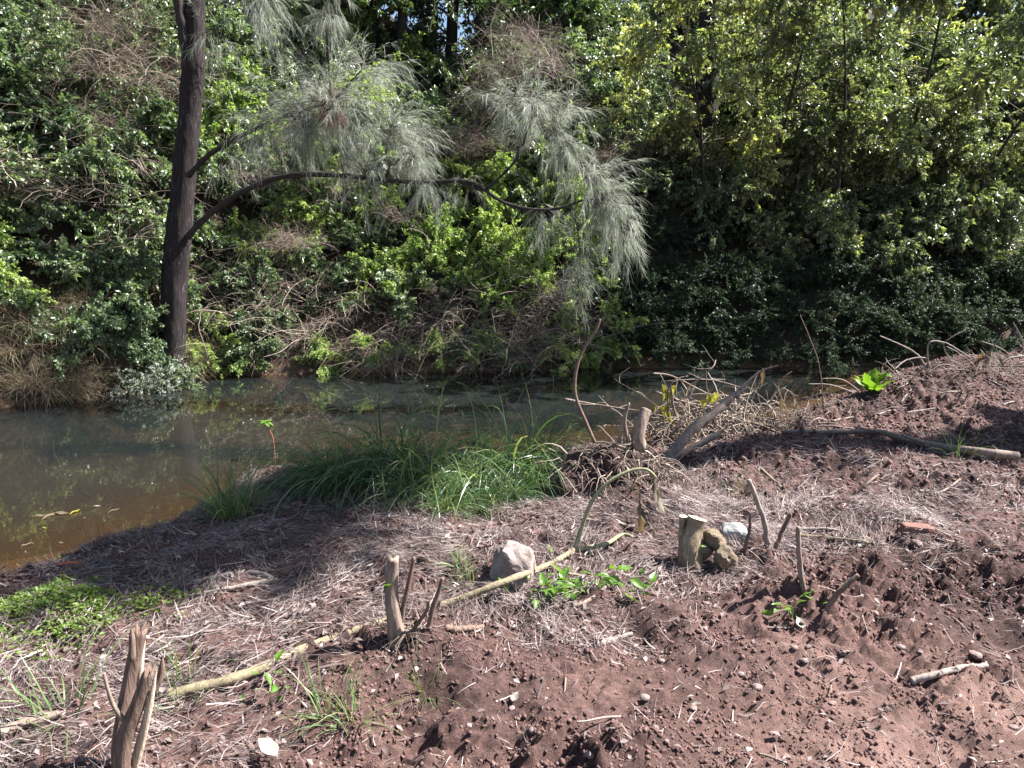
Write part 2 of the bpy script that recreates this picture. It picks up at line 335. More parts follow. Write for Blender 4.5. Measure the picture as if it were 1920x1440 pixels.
class MB:
    """collects tubes and leaf faces for one mesh; all faces stored as triangles"""
    def __init__(s): s.V = []; s.F = []; s.v = []; s.n = 0
    def add(s, V, F, v=.5):
        F = np.asarray(F)
        if F.shape[1] == 4: F = np.concatenate([F[:, [0, 1, 2]], F[:, [0, 2, 3]]])
        s.V.append(V); s.F.append(F + s.n); s.n += len(V)
        s.v.append(np.broadcast_to(np.asarray(v, float), (len(F),)))
    def tube(s, path, rads, k=5, v=.5, **kw):
        V, Q, T = tube(path, rads, k, **kw)
        F = np.concatenate([Q[:, [0, 1, 2]], Q[:, [0, 2, 3]], T]) if len(T) else np.concatenate([Q[:, [0, 1, 2]], Q[:, [0, 2, 3]]])
        s.V.append(V); s.F.append(F + s.n); s.n += len(V); s.v.append(np.full(len(F), v))
    def mesh(s, name, mat, smooth=False):
        return mesh_np(name, np.concatenate(s.V), np.concatenate(s.F), mat, np.concatenate(s.v), smooth)
def leaf_faces(P, D, Nn, L, Wd, fold=.18, droop=.12):
    """folded diamond leaves: P base, D direction, Nn rough normal"""
    D = nrm(D); S = nrm(np.cross(D, Nn)); U = np.cross(S, D)
    L = L[:, None]; Wd = Wd[:, None]
    a = P; b = P + D * L * .42 + S * Wd * .5 + U * Wd * fold; c = P + D * L - U * L * droop; d = P + D * L * .42 - S * Wd * .5 + U * Wd * fold
    V = np.stack([a, b, c, d], 1).reshape(-1, 3); n = len(P); i = np.arange(n) * 4
    F = np.stack([np.stack([i, i + 2, i + 1], -1), np.stack([i, i + 3, i + 2], -1)], 1).reshape(-1, 3)
    return V, F
def ribbons(P0, D0, L, Wd, r, nseg=2, grav=.5, curl=.3, side=None):
    """many curved flat strands at once. P0,D0 (n,3)"""
    n = len(P0); D = nrm(D0); p = P0.copy(); st = L[:, None] / nseg
    if side is None: side = nrm(np.cross(D, r.normal(size=(n, 3))))
    pts = []
    cv = r.normal(size=(n, 3)) * curl
    for i in range(nseg + 1):
        w = Wd[:, None] * (1 - .9 * (i / nseg) ** 2) * .5
        pts.append(p - side * w); pts.append(p + side * w)
        D = nrm(D + (cv + np.array([0, 0, -grav])) / nseg); p = p + D * st
    V = np.stack(pts, 1).reshape(-1, 3); m = 2 * (nseg + 1); b = np.arange(n)[:, None] * m
    q = np.array([[2 * i, 2 * i + 1, 2 * i + 3, 2 * i + 2] for i in range(nseg)])
    F = (b[:, None, :] + q[None]).reshape(-1, 4)
    return V, F
def bend_path(p, d, length, n, r, grav=.3, wob=.15):
    pts = [np.array(p, float)]; d = np.array(d, float); d /= np.linalg.norm(d)
    for i in range(n):
        d = d + r.normal(size=3) * wob + np.array([0, 0, -grav / n]); d /= np.linalg.norm(d)
        pts.append(pts[-1] + d * length / n)
    return np.array(pts)
def smooth_path(pts, m=6):
    P = np.asarray(pts, float); n = len(P)
    if n < 3: 
        t = np.linspace(0, 1, m + 1)[:, None]; return P[0] * (1 - t) + P[-1] * t
    out = []
    for i in range(n - 1):
        p0 = P[max(i - 1, 0)]; p1 = P[i]; p2 = P[i + 1]; p3 = P[min(i + 2, n - 1)]
        for t in np.linspace(0, 1, m, endpoint=False):
            out.append(.5 * ((2 * p1) + (-p0 + p2) * t + (2 * p0 - 5 * p1 + 4 * p2 - p3) * t * t + (-p0 + 3 * p1 - 3 * p2 + p3) * t ** 3))
    out.append(P[-1]); return np.array(out)

# ================================================================== THE SETTING
def axis(fine0, fine1, step, lo, hi, grow=1.25):
    a = list(np.arange(fine0, fine1, step)); s = step; x = a[-1]
    while x < hi: s *= grow; x += s; a.append(x)
    s = step; x = a[0]; b = []
    while x > lo: s *= grow; x -= s; b.append(x)
    return np.array(b[::-1] + a)
gx = axis(-3.6, 5.4, .0195, -150, 150)
ys = [1.6]
while ys[-1] < 10.5: ys.append(ys[-1] + max(.010, .0046 * ys[-1]))
s_ = .05
while ys[-1] < 160: s_ *= 1.18; ys.append(ys[-1] + min(s_, 12))
yb = [1.6]; s_ = .02
while yb[-1] > -60: s_ *= 1.4; yb.append(yb[-1] - s_)
gy = np.array(yb[::-1][:-1] + ys)
GX, GY = np.meshgrid(gx, gy); GZ = h_full(GX, GY)
nx, ny = len(gx), len(gy)
idx = np.arange(nx * ny).reshape(ny, nx)
Fg = np.stack([idx[:-1, :-1], idx[:-1, 1:], idx[1:, 1:], idx[1:, :-1]], -1).reshape(-1, 4)
sh = shore_n(GX) - GY; dd = GY - shore_f(GX)
wet = (1 - sstep(-.42, -.26, GZ)) * (sh > -50)
dust = np.clip(np.exp(-((GX - 1.6) / .95) ** 2 - ((GY - 2.25) / .65) ** 2) * .9 + .35 * np.exp(-((GX + .45) / .3) ** 2 - ((GY - 2.1) / .2) ** 2) + .5 * np.exp(-((GX + .95) / .35) ** 2 - ((GY - 4.0) / .15) ** 2), 0, 1) * (.4 + .6 * sstep(-.4, .5, fbm(GX * 3, GY * 3, 3, 71)))
litter = sstep(-.1, .04, dd)
gm = mesh_np('ground', np.stack([GX, GY, GZ], -1).reshape(-1, 3), Fg, 'soil', None, True, {'wet': wet.ravel(), 'dust': dust.ravel(), 'litter': litter.ravel()})
ground = link('ground', gm); ground['kind'] = 'structure'
ground['label'] = 'reddish brown bare soil bank sloping down into the creek'

wx = np.linspace(-40, 40, 201); wy = np.linspace(-6, 18, 121); WX, WY = np.meshgrid(wx, wy)
dep = np.maximum(ZW - h_base(WX, WY), 0)
opac = 1 - np.exp(-dep * 2.0); opac = .03 + .92 * opac
iw = np.arange(WX.size).reshape(WX.shape)
wm = mesh_np('water', np.stack([WX, WY, np.full_like(WX, ZW)], -1).reshape(-1, 3), np.stack([iw[:-1, :-1], iw[:-1, 1:], iw[1:, 1:], iw[1:, :-1]], -1).reshape(-1, 4), 'water', None, True, {'opac': opac.ravel()})
water = link('water', wm); water['kind'] = 'structure'; water['label'] = 'still murky creek water reflecting the far bank'

# ================================================================== FAR BANK PLANTS
def shrub_mesh(name, seed, R, H, n1, n2, nl, leaf, mat, grav=.6, up=.55, tilt=(15, 80), droopdir=.25, vshift=0.0, start=.42, origins=None, stemmat='stem', rstem=.012):
    """foliage mesh + stem mesh. leaf=(L,W)"""
    r = np.random.default_rng(seed); fo = MB(); st = MB()
    for i in range(n1):
        az = 2 * math.pi * (i + r.uniform(-.4, .4)) / n1; tl = rad(r.uniform(*tilt))
        d0 = np.array([math.cos(az) * math.sin(tl), math.sin(az) * math.sin(tl), math.cos(tl)])
        o0 = np.array([r.normal() * R * .12, r.normal() * R * .12, -.1]) if origins is None else origins[i % len(origins)]
        ln = math.hypot(R * math.sin(tl), H * math.cos(tl)) * r.uniform(.75, 1.15)
        path = bend_path(o0, d0, ln, 8, r, grav * math.sin(tl), .10)
        st.tube(path, np.linspace(rstem, rstem * .3, len(path)), 4, .5, cap=False)
        for j in range(n2):
            t = start + (1 - start) * (j + r.uniform(0, 1)) / n2; k = t * (len(path) - 1); a = int(min(k, len(path) - 2)); p = path[a] + (path[a + 1] - path[a]) * (k - a)
            tg = path[a + 1] - path[a]; tg /= np.linalg.norm(tg)
            d = tg * .5 + nrm(r.normal(size=3)) * .9 + np.array([0, 0, .25]); sl = R * r.uniform(.18, .42)
            sp = bend_path(p, d, sl, 4, r, grav * .8, .12)
            if j % 2 == 0: st.tube(sp, np.linspace(rstem * .4, rstem * .15, len(sp)), 3, .5, cap=False)
            tt = np.sort(r.uniform(.1, 1, nl)) * 4; ai = np.minimum(tt.astype(int), 3)
            P = sp[ai] + (sp[ai + 1] - sp[ai]) * (tt - ai)[:, None]
            Tg = nrm(sp[ai + 1] - sp[ai])
            D = Tg * .5 + nrm(r.normal(size=(nl, 3))) * .85 + np.array([0, 0, -droopdir])
            P = P + r.normal(size=(nl, 3)) * .012
            Nn = r.normal(size=(nl, 3)) * (1 - up) + np.array([0, 0, up])
            L = leaf[0] * r.uniform(.6, 1.25, nl); Wd = L * leaf[1] / leaf[0] * r.uniform(.8, 1.2, nl)
            V, F = leaf_faces(P, D, Nn, L, Wd)
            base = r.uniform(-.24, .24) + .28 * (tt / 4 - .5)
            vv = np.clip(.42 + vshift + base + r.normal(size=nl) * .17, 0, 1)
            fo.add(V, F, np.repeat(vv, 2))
    return fo.mesh(name + '_foliage', mat), st.mesh(name + '_stems', stemmat)
def cane_mesh(name, seed, n, R, H, rad0=.0075, mat='cane'):
    r = np.random.default_rng(seed); mb = MB()
    for i in range(n):
        az = r.uniform(0, 2 * math.pi); tl = rad(r.uniform(10, 85)); d0 = np.array([math.cos(az) * math.sin(tl), math.sin(az) * math.sin(tl), math.cos(tl)])
        p = np.array([r.normal() * R * .45, r.normal() * R * .35, r.uniform(-.1, .25) * H])
        path = bend_path(p, d0, R * r.uniform(.6, 1.5), 8, r, r.uniform(.4, 2.2), .14)
        r0 = rad0 * r.uniform(.35, 1.3); v = np.clip(r.normal(.5, .25), 0, 1)
        mb.tube(path, np.linspace(r0, r0 * .4, 9), 3, v, cap=False)
        for j in range(r.integers(1, 4)):
            a = r.integers(2, 8); mb.tube(bend_path(path[a], r.normal(size=3), R * r.uniform(.15, .5), 4, r, .5, .2), np.linspace(r0 * .55, r0 * .25, 5), 3, v, cap=False)
    return mb.mesh(name, mat)
def grass_mesh(name, seed, n, L, Wd, spread, mat, grav=1.3, vmean=.4, vsd=.2, nseg=6, tilt=.45, dead=.06):
    r = np.random.default_rng(seed)
    az = r.uniform(0, 2 * math.pi, n); q = np.sqrt(r.uniform(0, 1, n)) * spread
    P = np.stack([np.cos(az) * q, np.sin(az) * q, np.full(n, -.04)], -1)
    tl = np.abs(r.normal(0, tilt, n)) + .1; az2 = az + r.normal(size=n) * .7
    D = np.stack([np.cos(az2) * np.sin(tl), np.sin(az2) * np.sin(tl), np.cos(tl)], -1)
    LL = L * r.uniform(.5, 1.2, n); side = nrm(np.cross(D, np.array([0, 0, 1.0])) + r.normal(size=(n, 3)) * .3)
    V, F = ribbons(P, D, LL, Wd * r.uniform(.6, 1.2, n), r, nseg, grav * r.uniform(.85, 1.1), .35, side)
    v = np.clip(r.normal(vmean, vsd, n), 0, .92); v[r.uniform(size=n) < dead] = 1.0
    return mesh_np(name, V, F, mat, np.repeat(v, nseg), True)

KIND = {}
def proto(key, fo, st): KIND.setdefault(key, []).append((fo, st))
for s in range(3): proto('glossy', *shrub_mesh('glossy', 100 + s, 1.0, 1.05, 18, 16, 44, (.078, .043), 'glossy', .9, .5, (15, 88), .35))
for s in range(3): proto('lime', *shrub_mesh('lime', 120 + s, 1.0, 1.05, 18, 17, 46, (.062, .034), 'lime', .9, .5, (10, 85), .3, .02))
for s in range(2): proto('small', *shrub_mesh('small', 140 + s, 1.0, 1.1, 18, 18, 48, (.052, .023), 'small', .8, .45, (5, 80), .3))
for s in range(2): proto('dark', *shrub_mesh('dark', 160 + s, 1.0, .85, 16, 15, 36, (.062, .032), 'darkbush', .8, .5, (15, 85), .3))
for s in range(3): proto('yellowtip', *shrub_mesh('yellowtip', 180 + s, 1.0, 1.0, 17, 15, 36, (.098, .046), 'yellowtip', 1.1, .5, (10, 85), .5, .03))
for s in range(3): proto('tallspray', *shrub_mesh('tallspray', 185 + s, 1.25, 2.6, 26, 17, 34, (.100, .047), 'yellowtip', 1.6, .5, (4, 62), .5, .04, .3, None, 'stem', .016))
for s in range(2): proto('tallgreen', *shrub_mesh('tallgreen', 195 + s, 1.2, 2.4, 28, 19, 40, (.078, .041), 'glossy', 1.5, .5, (4, 62), .45, .05, .25, None, 'stem', .016))
CANES = [cane_mesh('dead_canes', 200 + s, 95, 1.0, .8) for s in range(3)]
FINE = [cane_mesh('dead_vine', 210 + s, 260, 1.0, 1.0, .0042) for s in range(2)]
DRYG = [grass_mesh('dry_grass_blades', 220 + s, 420, .62, .008, .28, 'drygrass', 1.6, .5, .22, 5, .6, .1) for s in range(2)]

LAB = {
 'tallspray': ('arching_shrub', 'shrub'), 'tallgreen': ('climbing_shrub', 'shrub'),
 'glossy': ('broadleaf_shrub', 'shrub'), 'lime': ('lime_green_shrub', 'shrub'), 'small': ('small_leaved_shrub', 'shrub'),
 'dark': ('dark_green_bush', 'bush'), 'yellowtip': ('yellow_tipped_shrub', 'shrub')}
TXT = {
 'tallspray': 'tall yellow green arching shrub %s', 'tallgreen': 'tall glossy green climber %s',
 'glossy': 'glossy green broadleaf shrub %s',
 'lime': 'lime green leafy shrub %s',
 'small': 'small leaved dull green shrub %s',
 'dark': 'low dark green bush %s',
 'yellowtip': 'drooping yellow tipped shrub %s'}
ROWT = ['at the waterline', 'low on the bank', 'halfway up', 'high on the bank', 'on the bank top']
cnt = {}
def zone(x, y):
    q = x * 13 / max(y, 10)
    return ['beyond the dry bank grass', 'around the casuarina trunk', 'behind the long casuarina limb', 'behind the hanging needle sprays', 'across from the brush pile', 'across from the soil heap'][int(np.searchsorted([-6.3, -4, -1, 1.8, 4.6], q))]
def put_shrub(key, x, y, z, R, row, sz=1.0):
    ps = KIND[key]; k = cnt.get(key, 0); cnt[key] = k + 1; fo, st = ps[k % len(ps)]
    name, cat = LAB[key]; lab = TXT[key] % ROWT[row] + ', ' + zone(x, y)
    t = thing(name, lab, cat, (x, y, z), lab, rng.uniform(0, 6.28), (R * rng.uniform(.9, 1.15), R * rng.uniform(.9, 1.15), R * sz))
    stuffpart(link('foliage', fo, t)); link('stems', st, t)
    return t
def put_one(name, part, me, label, cat, x, y, z, sc_, group=None, rz=None):
    t = thing(name, label, cat, (x, y, z), group or label, rng.uniform(0, 6.28) if rz is None else rz, sc_)
    if part in ('vines', 'canes'):
        t.rotation_euler = (rng.normal() * .35, rng.normal() * .35, t.rotation_euler[2]); t.scale = (sc_ * rng.uniform(1.0, 1.5), sc_, sc_ * rng.uniform(.5, .9))
    stuffpart(link(part, me, t)); return t
rows = [(.30, .50, 0, .55), (.95, .70, 1, .68), (1.7, .82, 1, .85), (2.5, .95, 2, .95), (3.4, 1.05, 2, 1.05), (4.4, 1.15, 3, 1.15), (5.5, 1.25, 3, 1.3), (6.7, 1.4, 4, 1.45), (8.1, 1.6, 4, 1.6)]
for ri, (d, R, rt, dx) in enumerate(rows):
    x = -12.5
    while x < (10.5 if ri < 4 else 14):
        xx = x + rng.normal() * .2; dq = d + rng.normal() * .18; yy = float(shore_f(xx)) + dq
        z = float(h_base(xx, yy)) - .05; RR = R * rng.uniform(.85, 1.25)
        u = rng.uniform(); key = None
        q = xx * 13 / max(yy, 10)        # what column of the view it stands in
        if q < -5.2:
            key = 'glossy' if u < .82 else 'lime'
            if ri == 0: key = 'glossy' if q > -6.3 or u < .5 else None
        elif q < -2.2: key = ('lime' if u < .5 else 'glossy')
        elif q < 1.8: key = ('lime' if u < .92 else 'glossy') if ri < 4 else ('small' if u < .6 else 'glossy')
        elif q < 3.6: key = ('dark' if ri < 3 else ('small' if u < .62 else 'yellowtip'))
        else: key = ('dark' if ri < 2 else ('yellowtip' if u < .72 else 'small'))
        if ri in (0, 1) and -4.6 < q < 1.5:
            key = None if u < (.6 if ri == 0 else .3) else key
        if q > 1.8 and ri >= 3:
            RR *= rng.uniform(1.0, 1.45)
            if rng.uniform() < .52: key = None
        if key: put_shrub(key, xx, yy, z, RR, rt, rng.uniform(.85, 1.15))
        x += dx * rng.uniform(.8, 1.2)
for (x, d, R, row) in [(3.4, 2.3, .75, 2), (5.4, 2.4, .85, 2), (7.2, 2.5, .85, 2), (9.1, 2.5, .85, 2), (5.0, 4.4, .8, 3), (7.0, 4.6, .85, 3), (8.8, 4.6, .8, 3)]:
    y = float(shore_f(x)) + d; put_shrub('tallspray', x, y, float(h_base(x, y)) - .05, R, row, rng.uniform(.9, 1.1))
for (x, d, R, row) in [(-8.4, 3.0, .8, 2), (-7.0, 3.8, .85, 3), (-10, 3.2, .9, 3), (-.2, 4.2, .8, 3), (1.2, 4.4, .9, 3), (-4.6, 4.8, .9, 3), (-6.0, 4.6, .9, 3)]:
    y = float(shore_f(x)) + d; put_shrub('tallgreen', x, y, float(h_base(x, y)) - .05, R, row, rng.uniform(.9, 1.1))
x = 1.9
while x < 11:
    for d in (.55, 1.15):
        y = float(shore_f(x)) + d + rng.normal() * .1; put_shrub('dark', x + rng.normal() * .15, y, float(h_base(x, y)) - .05, rng.uniform(.5, .7), 1, .9)
    x += .6
x = -5.0
while x < 11:      # small plants hanging over the undercut edge
    key = ('glossy' if rng.uniform() < .6 else 'lime') if x < 1.6 else 'dark'
    if not (-4 < x < 1.4 and rng.uniform() < .45):
        y = float(shore_f(x)) + rng.uniform(.02, .16); put_shrub(key, x, y, ZW + rng.uniform(.12, .3), rng.uniform(.3, .46), 0, .9)
    x += rng.uniform(.3, .5)
# dead cane thickets on the lower centre bank
for (u, v, y, s) in [(430, 560, 12.6, .8), (520, 590, 12.7, .75), (470, 480, 13.3, .9), (600, 620, 12.6, .7), (680, 650, 12.5, .6), (760, 600, 12.7, .8), (850, 560, 12.9, .9), (900, 620, 12.7, .75), (960, 560, 12.9, .95), (1010, 600, 12.7, .8), (1050, 560, 12.9, .85), (1000, 650, 12.6, .6), (830, 660, 12.5, .55), (1090, 650, 12.8, .5), (420, 660, 12.3, .5), (560, 670, 12.4, .5), (640, 672, 12.4, .5), (720, 668, 12.4, .55), (790, 670, 12.4, .5), (880, 668, 12.45, .5), (940, 672, 12.5, .5), (500, 640, 12.5, .6), (1040, 520, 13.0, .8), (450, 520, 12.9, .7)]:
    p = at(u, v, y); g = float(h_base(p[0], p[1]))
    put_one('cane_thicket', 'canes', CANES[rng.integers(3)], 'tangled brown dead cane thicket hanging over the far water edge', 'thicket', p[0], p[1], max(g, min(p[2] - .3, g + .5)), s)
for (u, v, y, s) in [(180, 420, 11.4, .7), (120, 330, 11.8, .6), (560, 480, 12.9, .6), (650, 520, 12.8, .55)]:
    p = at(u, v, y); put_one('cane_thicket', 'canes', CANES[rng.integers(3)], 'small clump of pale dead canes among green shrubs', 'thicket', p[0], p[1], float(h_base(p[0], p[1])) + .15, s)
for (u, v, y, s) in [(170, 190, 13.0, 1.1), (240, 150, 13.3, 1.2), (200, 60, 13.6, 1.2), (110, 110, 13.4, 1.0), (270, 240, 13.2, .8), (210, 90, 12.8, .9), (190, 20, 13.0, .9)]:
    p = at(u, v, y); put_one('dead_vine_tangle', 'vines', FINE[rng.integers(2)], 'beige dead vine tangle draped over the left bank shrubs', 'dead vine', p[0], p[1], p[2] - .55, s)
for (u, v, y, s) in [(930, 120, 14.5, .9), (1000, 40, 14.6, .9), (880, 230, 14.4, .7)]:
    p = at(u, v, y); put_one('dead_vine_tangle', 'vines', FINE[rng.integers(2)], 'brown dead vine tangle hanging in front of the tall back trees', 'dead vine', p[0], p[1], p[2] - .5, s)
for i in range(13):
    x = rng.uniform(-9, 2.2); d = rng.uniform(.8, 4.2); y = float(shore_f(x)) + d
    put_one('vine_tangle', 'vines', FINE[i % 2] if i % 3 else CANES[i % 3], 'thin pale dead vine strands threaded through the green shrubs', 'dead vine', x, y - .45, float(h_base(x, y)) + rng.uniform(.2, .6), rng.uniform(.5, .8))
for i in range(0):
    x = rng.uniform(3, 9); d = rng.uniform(.6, 2.6); y = float(shore_f(x)) + d
    put_one('vine_tangle', 'vines', CANES[i % 3], 'bare dark twigs hanging in the shaded hollow under the right canopy', 'twigs', x, y - .4, float(h_base(x, y)) + rng.uniform(.2, .8), rng.uniform(.5, .9))
# dry grass on the left bank
for i in range(52):
    u = rng.uniform(-260, 260); x = (u - 960) / 1450 * 9.9; y = float(shore_f(x)) + (rng.uniform(.0, 1.1) if i < 30 else rng.uniform(.0, .25))
    put_one('dry_grass_clump', 'blades', DRYG[i % 2], 'brown dry grass clump leaning down the left bank', 'grass clump', x, y, float(h_base(x, y)) - .02, rng.uniform(.55, 1.0))
# ------------------------------------------------------------------ trees behind
def back_tree(seed, mat, H, R, lean, leaf, n1=20, crown0=.3, grav=.8, tr=.16, vshift=0.0, droop=.35, n2=16, nl=30, start=.3, rlimb=.03):
    r = np.random.default_rng(seed)
    tp = smooth_path([(0, 0, -.4), (lean[0] * .25, lean[1] * .25, H * .3), (lean[0] * .6 + r.normal() * .1, lean[1] * .6, H * .62), (lean[0], lean[1], H * .97)], 6)
    V, Q, T = tube(tp, np.linspace(tr, tr * .25, len(tp)), 9, True, .14, 2.0, seed)
    tm = MB(); tm.add(V, Q); 
    if len(T): tm.F.append(T + 0); tm.v.append(np.full(len(T), .5))
    org = [tp[int(a)] for a in np.linspace(len(tp) * crown0, len(tp) - 1, n1)]
    fo, st = shrub_mesh('tree', seed + 1, R, R * .8, n1, n2, nl, leaf, mat, grav, .5, (35, 95), droop, vshift, start, org, 'stem', rlimb)
    return tm.mesh('trunk', 'limb', True), fo, st
BT = [back_tree(300, 'back', 8.5, 2.5, (.3, -.4), (.14, .066), 34, .12, nl=34, n2=17), back_tree(310, 'small', 7.5, 2.3, (-.3, -.5), (.105, .045), 34, .1, nl=38, n2=18), back_tree(320, 'back', 9.5, 2.7, (.2, -.3), (.15, .07), 36, .15, nl=34, n2=17)]
def put_tree(tm, fo, st, name, lab, x, y, sc_, rz=None, grp=None):
    t = thing(name, lab, 'tree', (x, y, float(h_base(x, y)) - .1), grp or lab, rng.uniform(0, 6.28) if rz is None else rz, sc_)
    link('trunk', tm, t); link('branches', st, t); stuffpart(link('crown', fo, t)); return t
for i, (x, y) in enumerate([(-13.5, 14.8), (-11.2, 15.6), (-8.8, 17.2), (-7.0, 18.6), (-10, 19.5), (-3.8, 19.6), (-2.6, 18.6), (-1.6, 20.0), (-.7, 19.2), (-5.4, 20.5), (-2.2, 22), (.8, 22.6), (3.6, 23), (6.5, 23), (-13, 20)]):
    k = i % 3
    put_tree(*BT[k], 'background_tree', ['tall leafy tree toned dark for the shaded wood behind the bank', 'tree with fine dull green leaves behind the bank', 'tall broad crowned tree toned dark for shade at the back of the wood'][k], x, y, rng.uniform(.85, 1.15))
# overhanging yellow-tipped trees on the right
YT = [back_tree(340 + 10 * s, 'yellowtip', 4.6, 1.9, [(-.5, -2.3), (.5, -2.6), (-.1, -2.0)][s], (.108, .050), 20, .40, .8, .045, .08, .4, 20, 34, .6, .011) for s in range(3)]
for i, (x, y, s) in enumerate([(3.7, 14.7, .78), (4.9, 15.3, .95), (6.2, 15.0, .9), (7.5, 15.5, 1.0), (8.8, 15.6, .9)]):
    put_tree(*YT[i % 3], 'overhanging_tree', 'slender yellow tipped tree overhanging the creek, %s from the hanging needle sprays' % ['first', 'second', 'third', 'fourth', 'last'][i], x, y, s, rng.uniform(-.5, .5), 'yellow tipped trees overhanging the creek')
# dark straight trunk high on the right
p = at(1325, 90, 15.6)
t = thing('dark_tree_trunk', 'dark straight tree trunk rising behind the right bank foliage', 'tree', (p[0], p[1], float(h_base(p[0], p[1])) - .2))
V, Q, T = tube(smooth_path([(0, 0, 0), (.05, 0, 3), (0, .05, 6), (.1, 0, 10)], 8), np.linspace(.24, .14, 25), 14, True, .12, 2.5, 4)
link('trunk', mesh_np('trunk', V, Q, 'bark', None, True), t)
r_ = np.random.default_rng(77); fo, st = shrub_mesh('tree', 78, 1.8, 1.4, 14, 14, 26, (.1, .045), 'back', .8, .5, (35, 95), .35, 0, .2, [np.array([0, 0, z]) for z in np.linspace(6.8, 9.8, 14)], 'stem', .03)
stuffpart(link('crown', fo, t)); link('branches', st, t)
for (u, v, y, R) in [(272, 645, 10.75, .38), (250, 590, 10.9, .45), (345, 690, 10.9, .26)]:
    p = at(u, v, y); put_shrub('glossy', p[0], p[1], p[2] - .2, R, 0, 1.0)
# bright round bush by the water, white flowers by the trunk, fern-like weeds
t_ = shrub_mesh('feathery', 400, .5, .55, 14, 14, 34, (.03, .012), 'lime', .5, .5, (5, 80), .1)
p = at(1085, 655, 12.5); t = thing('feathery_bush', 'small rounded feathery yellow green bush at the far water edge', 'bush', (p[0], p[1], float(h_base(p[0], p[1])) - .05)); stuffpart(link('foliage', t_[0], t)); link('stems', t_[1], t)
t_ = shrub_mesh('whitefl', 410, .5, .5, 12, 12, 34, (.024, .013), 'white_flower', .5, .5, (10, 85), .1, -.06)
for i, (u, v, y) in enumerate([(285, 690, 10.6), (315, 680, 10.75), (250, 700, 10.4)]):
    p = at(u, v, y); t = thing('white_flowering_weed', 'white flowering weed at the foot of the leaning trunk', 'weed', (p[0], p[1], max(p[2] - .2, float(h_base(p[0], p[1])) - .1)), 'white flowering weeds', i * 2.0, .62); stuffpart(link('foliage', t_[0], t)); link('stems', t_[1], t)

# ================================================================== CASUARINA OVER THE CREEK
YT0 = 11.2
def pl(pts, m=6): return smooth_path([at(*q) for q in pts], m)
che = thing('casuarina_tree', 'leaning dark barked casuarina with grey green needle sprays over the creek', 'tree', tuple(at(316, 735, YT0)))
base = np.array(che.location)
def child(name, me, par=che):
    o = link(name, me, par); o.location = -base if par is che else (0, 0, 0); return o
tpts = [(312, 760, 11.2), (325, 640, 11.2), (326, 540, 11.2), (334, 460, 11.2), (341, 380, 11.2), (349, 290, 11.2), (357, 200, 11.2), (364, 100, 11.2), (365, 0, 11.2), (372, -150, 11.2), (378, -400, 11.3), (380, -800, 11.4)]
tpath = pl(tpts, 14); arc = np.linspace(0, 1, len(tpath))
V, Q, T = tube(tpath, np.interp(arc, [0, .1, .28, .4, .6, .8, 1], [.185, .16, .178, .155, .142, .125, .05]), 40, True, 0, 1, 0)
# furrowed bark
C = np.repeat(tpath, 40, 0); W_ = V[:len(C)] - C; ang = np.tile(np.arange(40) * 2 * math.pi / 40, len(tpath)); zz = np.repeat(np.arange(len(tpath)), 40)
f = .05 * fbm(np.cos(ang) * 5 + 9, np.sin(ang) * 5 + zz * .09, 3, 8) + .05 * np.abs(fbm(np.cos(ang) * 11, np.sin(ang) * 11 + zz * .12, 2, 9)) + .06 * fbm(np.cos(ang) * 1.3, zz * .10 + np.sin(ang), 2, 14)
V[:len(C)] = C + W_ * (1 + f)[:, None]
mb = MB(); mb.add(V, Q); child('trunk', mb.mesh('trunk', 'bark', True))
def limb(pts, r0, r1, m=6, k=7, name='branch'):
    P = pl(pts, m); mb = MB(); mb.tube(P, np.linspace(r0, r1, len(P)) * (1 + .12 * np.sin(np.arange(len(P)) * 1.7)), k, .5, noise=.12, nf=2.0); child(name, mb.mesh(name, 'limb', True)); return P
L0 = limb([(352, 445, 11.1), (378, 415, 11.0), (410, 388, 10.9), (450, 362, 10.75), (510, 336, 10.6), (580, 327, 10.45), (650, 330, 10.35), (730, 338, 10.25), (800, 342, 10.15), (865, 339, 10.05), (900, 350, 10.0), (945, 380, 9.95), (1000, 393, 9.9), (1050, 390, 9.85), (1095, 375, 9.8), (1130, 372, 9.8)], .046, .014, 5, 9)
limb([(722, 338, 10.25), (730, 312, 10.25), (724, 285, 10.25), (735, 240, 10.2)], .020, .008)
limb([(862, 340, 10.05), (905, 355, 10.0), (945, 325, 9.95), (975, 288, 9.9), (985, 255, 9.9), (1000, 220, 9.9)], .024, .008)
limb([(1055, 389, 9.85), (1078, 412, 9.8), (1085, 450, 9.8), (1090, 520, 9.8)], .014, .005)
limb([(945, 380, 9.95), (960, 420, 9.9), (985, 475, 9.85)], .012, .004)
limb([(985, 255, 9.9), (1030, 245, 9.85), (1060, 262, 9.8)], .012, .005)
limb([(352, 330, 11.0), (390, 292, 10.85), (430, 266, 10.7), (500, 232, 10.5), (560, 210, 10.3), (622, 192, 10.2)], .040, .015)
limb([(622, 192, 10.2), (660, 150, 10.15), (690, 120, 10.1), (705, 105, 10.1)], .013, .004)
limb([(622, 192, 10.2), (617, 130, 10.2), (614, 40, 10.2), (618, -120, 10.3), (560, -300, 10.7), (400, -420, 11.2)], .012, .03)
limb([(380, -200, 11.2), (420, -130, 11.0), (460, -70, 10.8), (490, -20, 10.7)], .035, .012)
limb([(352, 130, 11.15), (344, 60, 11.1), (334, 0, 11.05), (326, -120, 11.0), (310, -300, 10.9)], .075, .05, 6, 9, 'second_leader')
r = np.random.default_rng(500)
NV, NF, Nv, noff = [], [], [], 0
DV, DF, Dv = [], [], []
twig = MB()
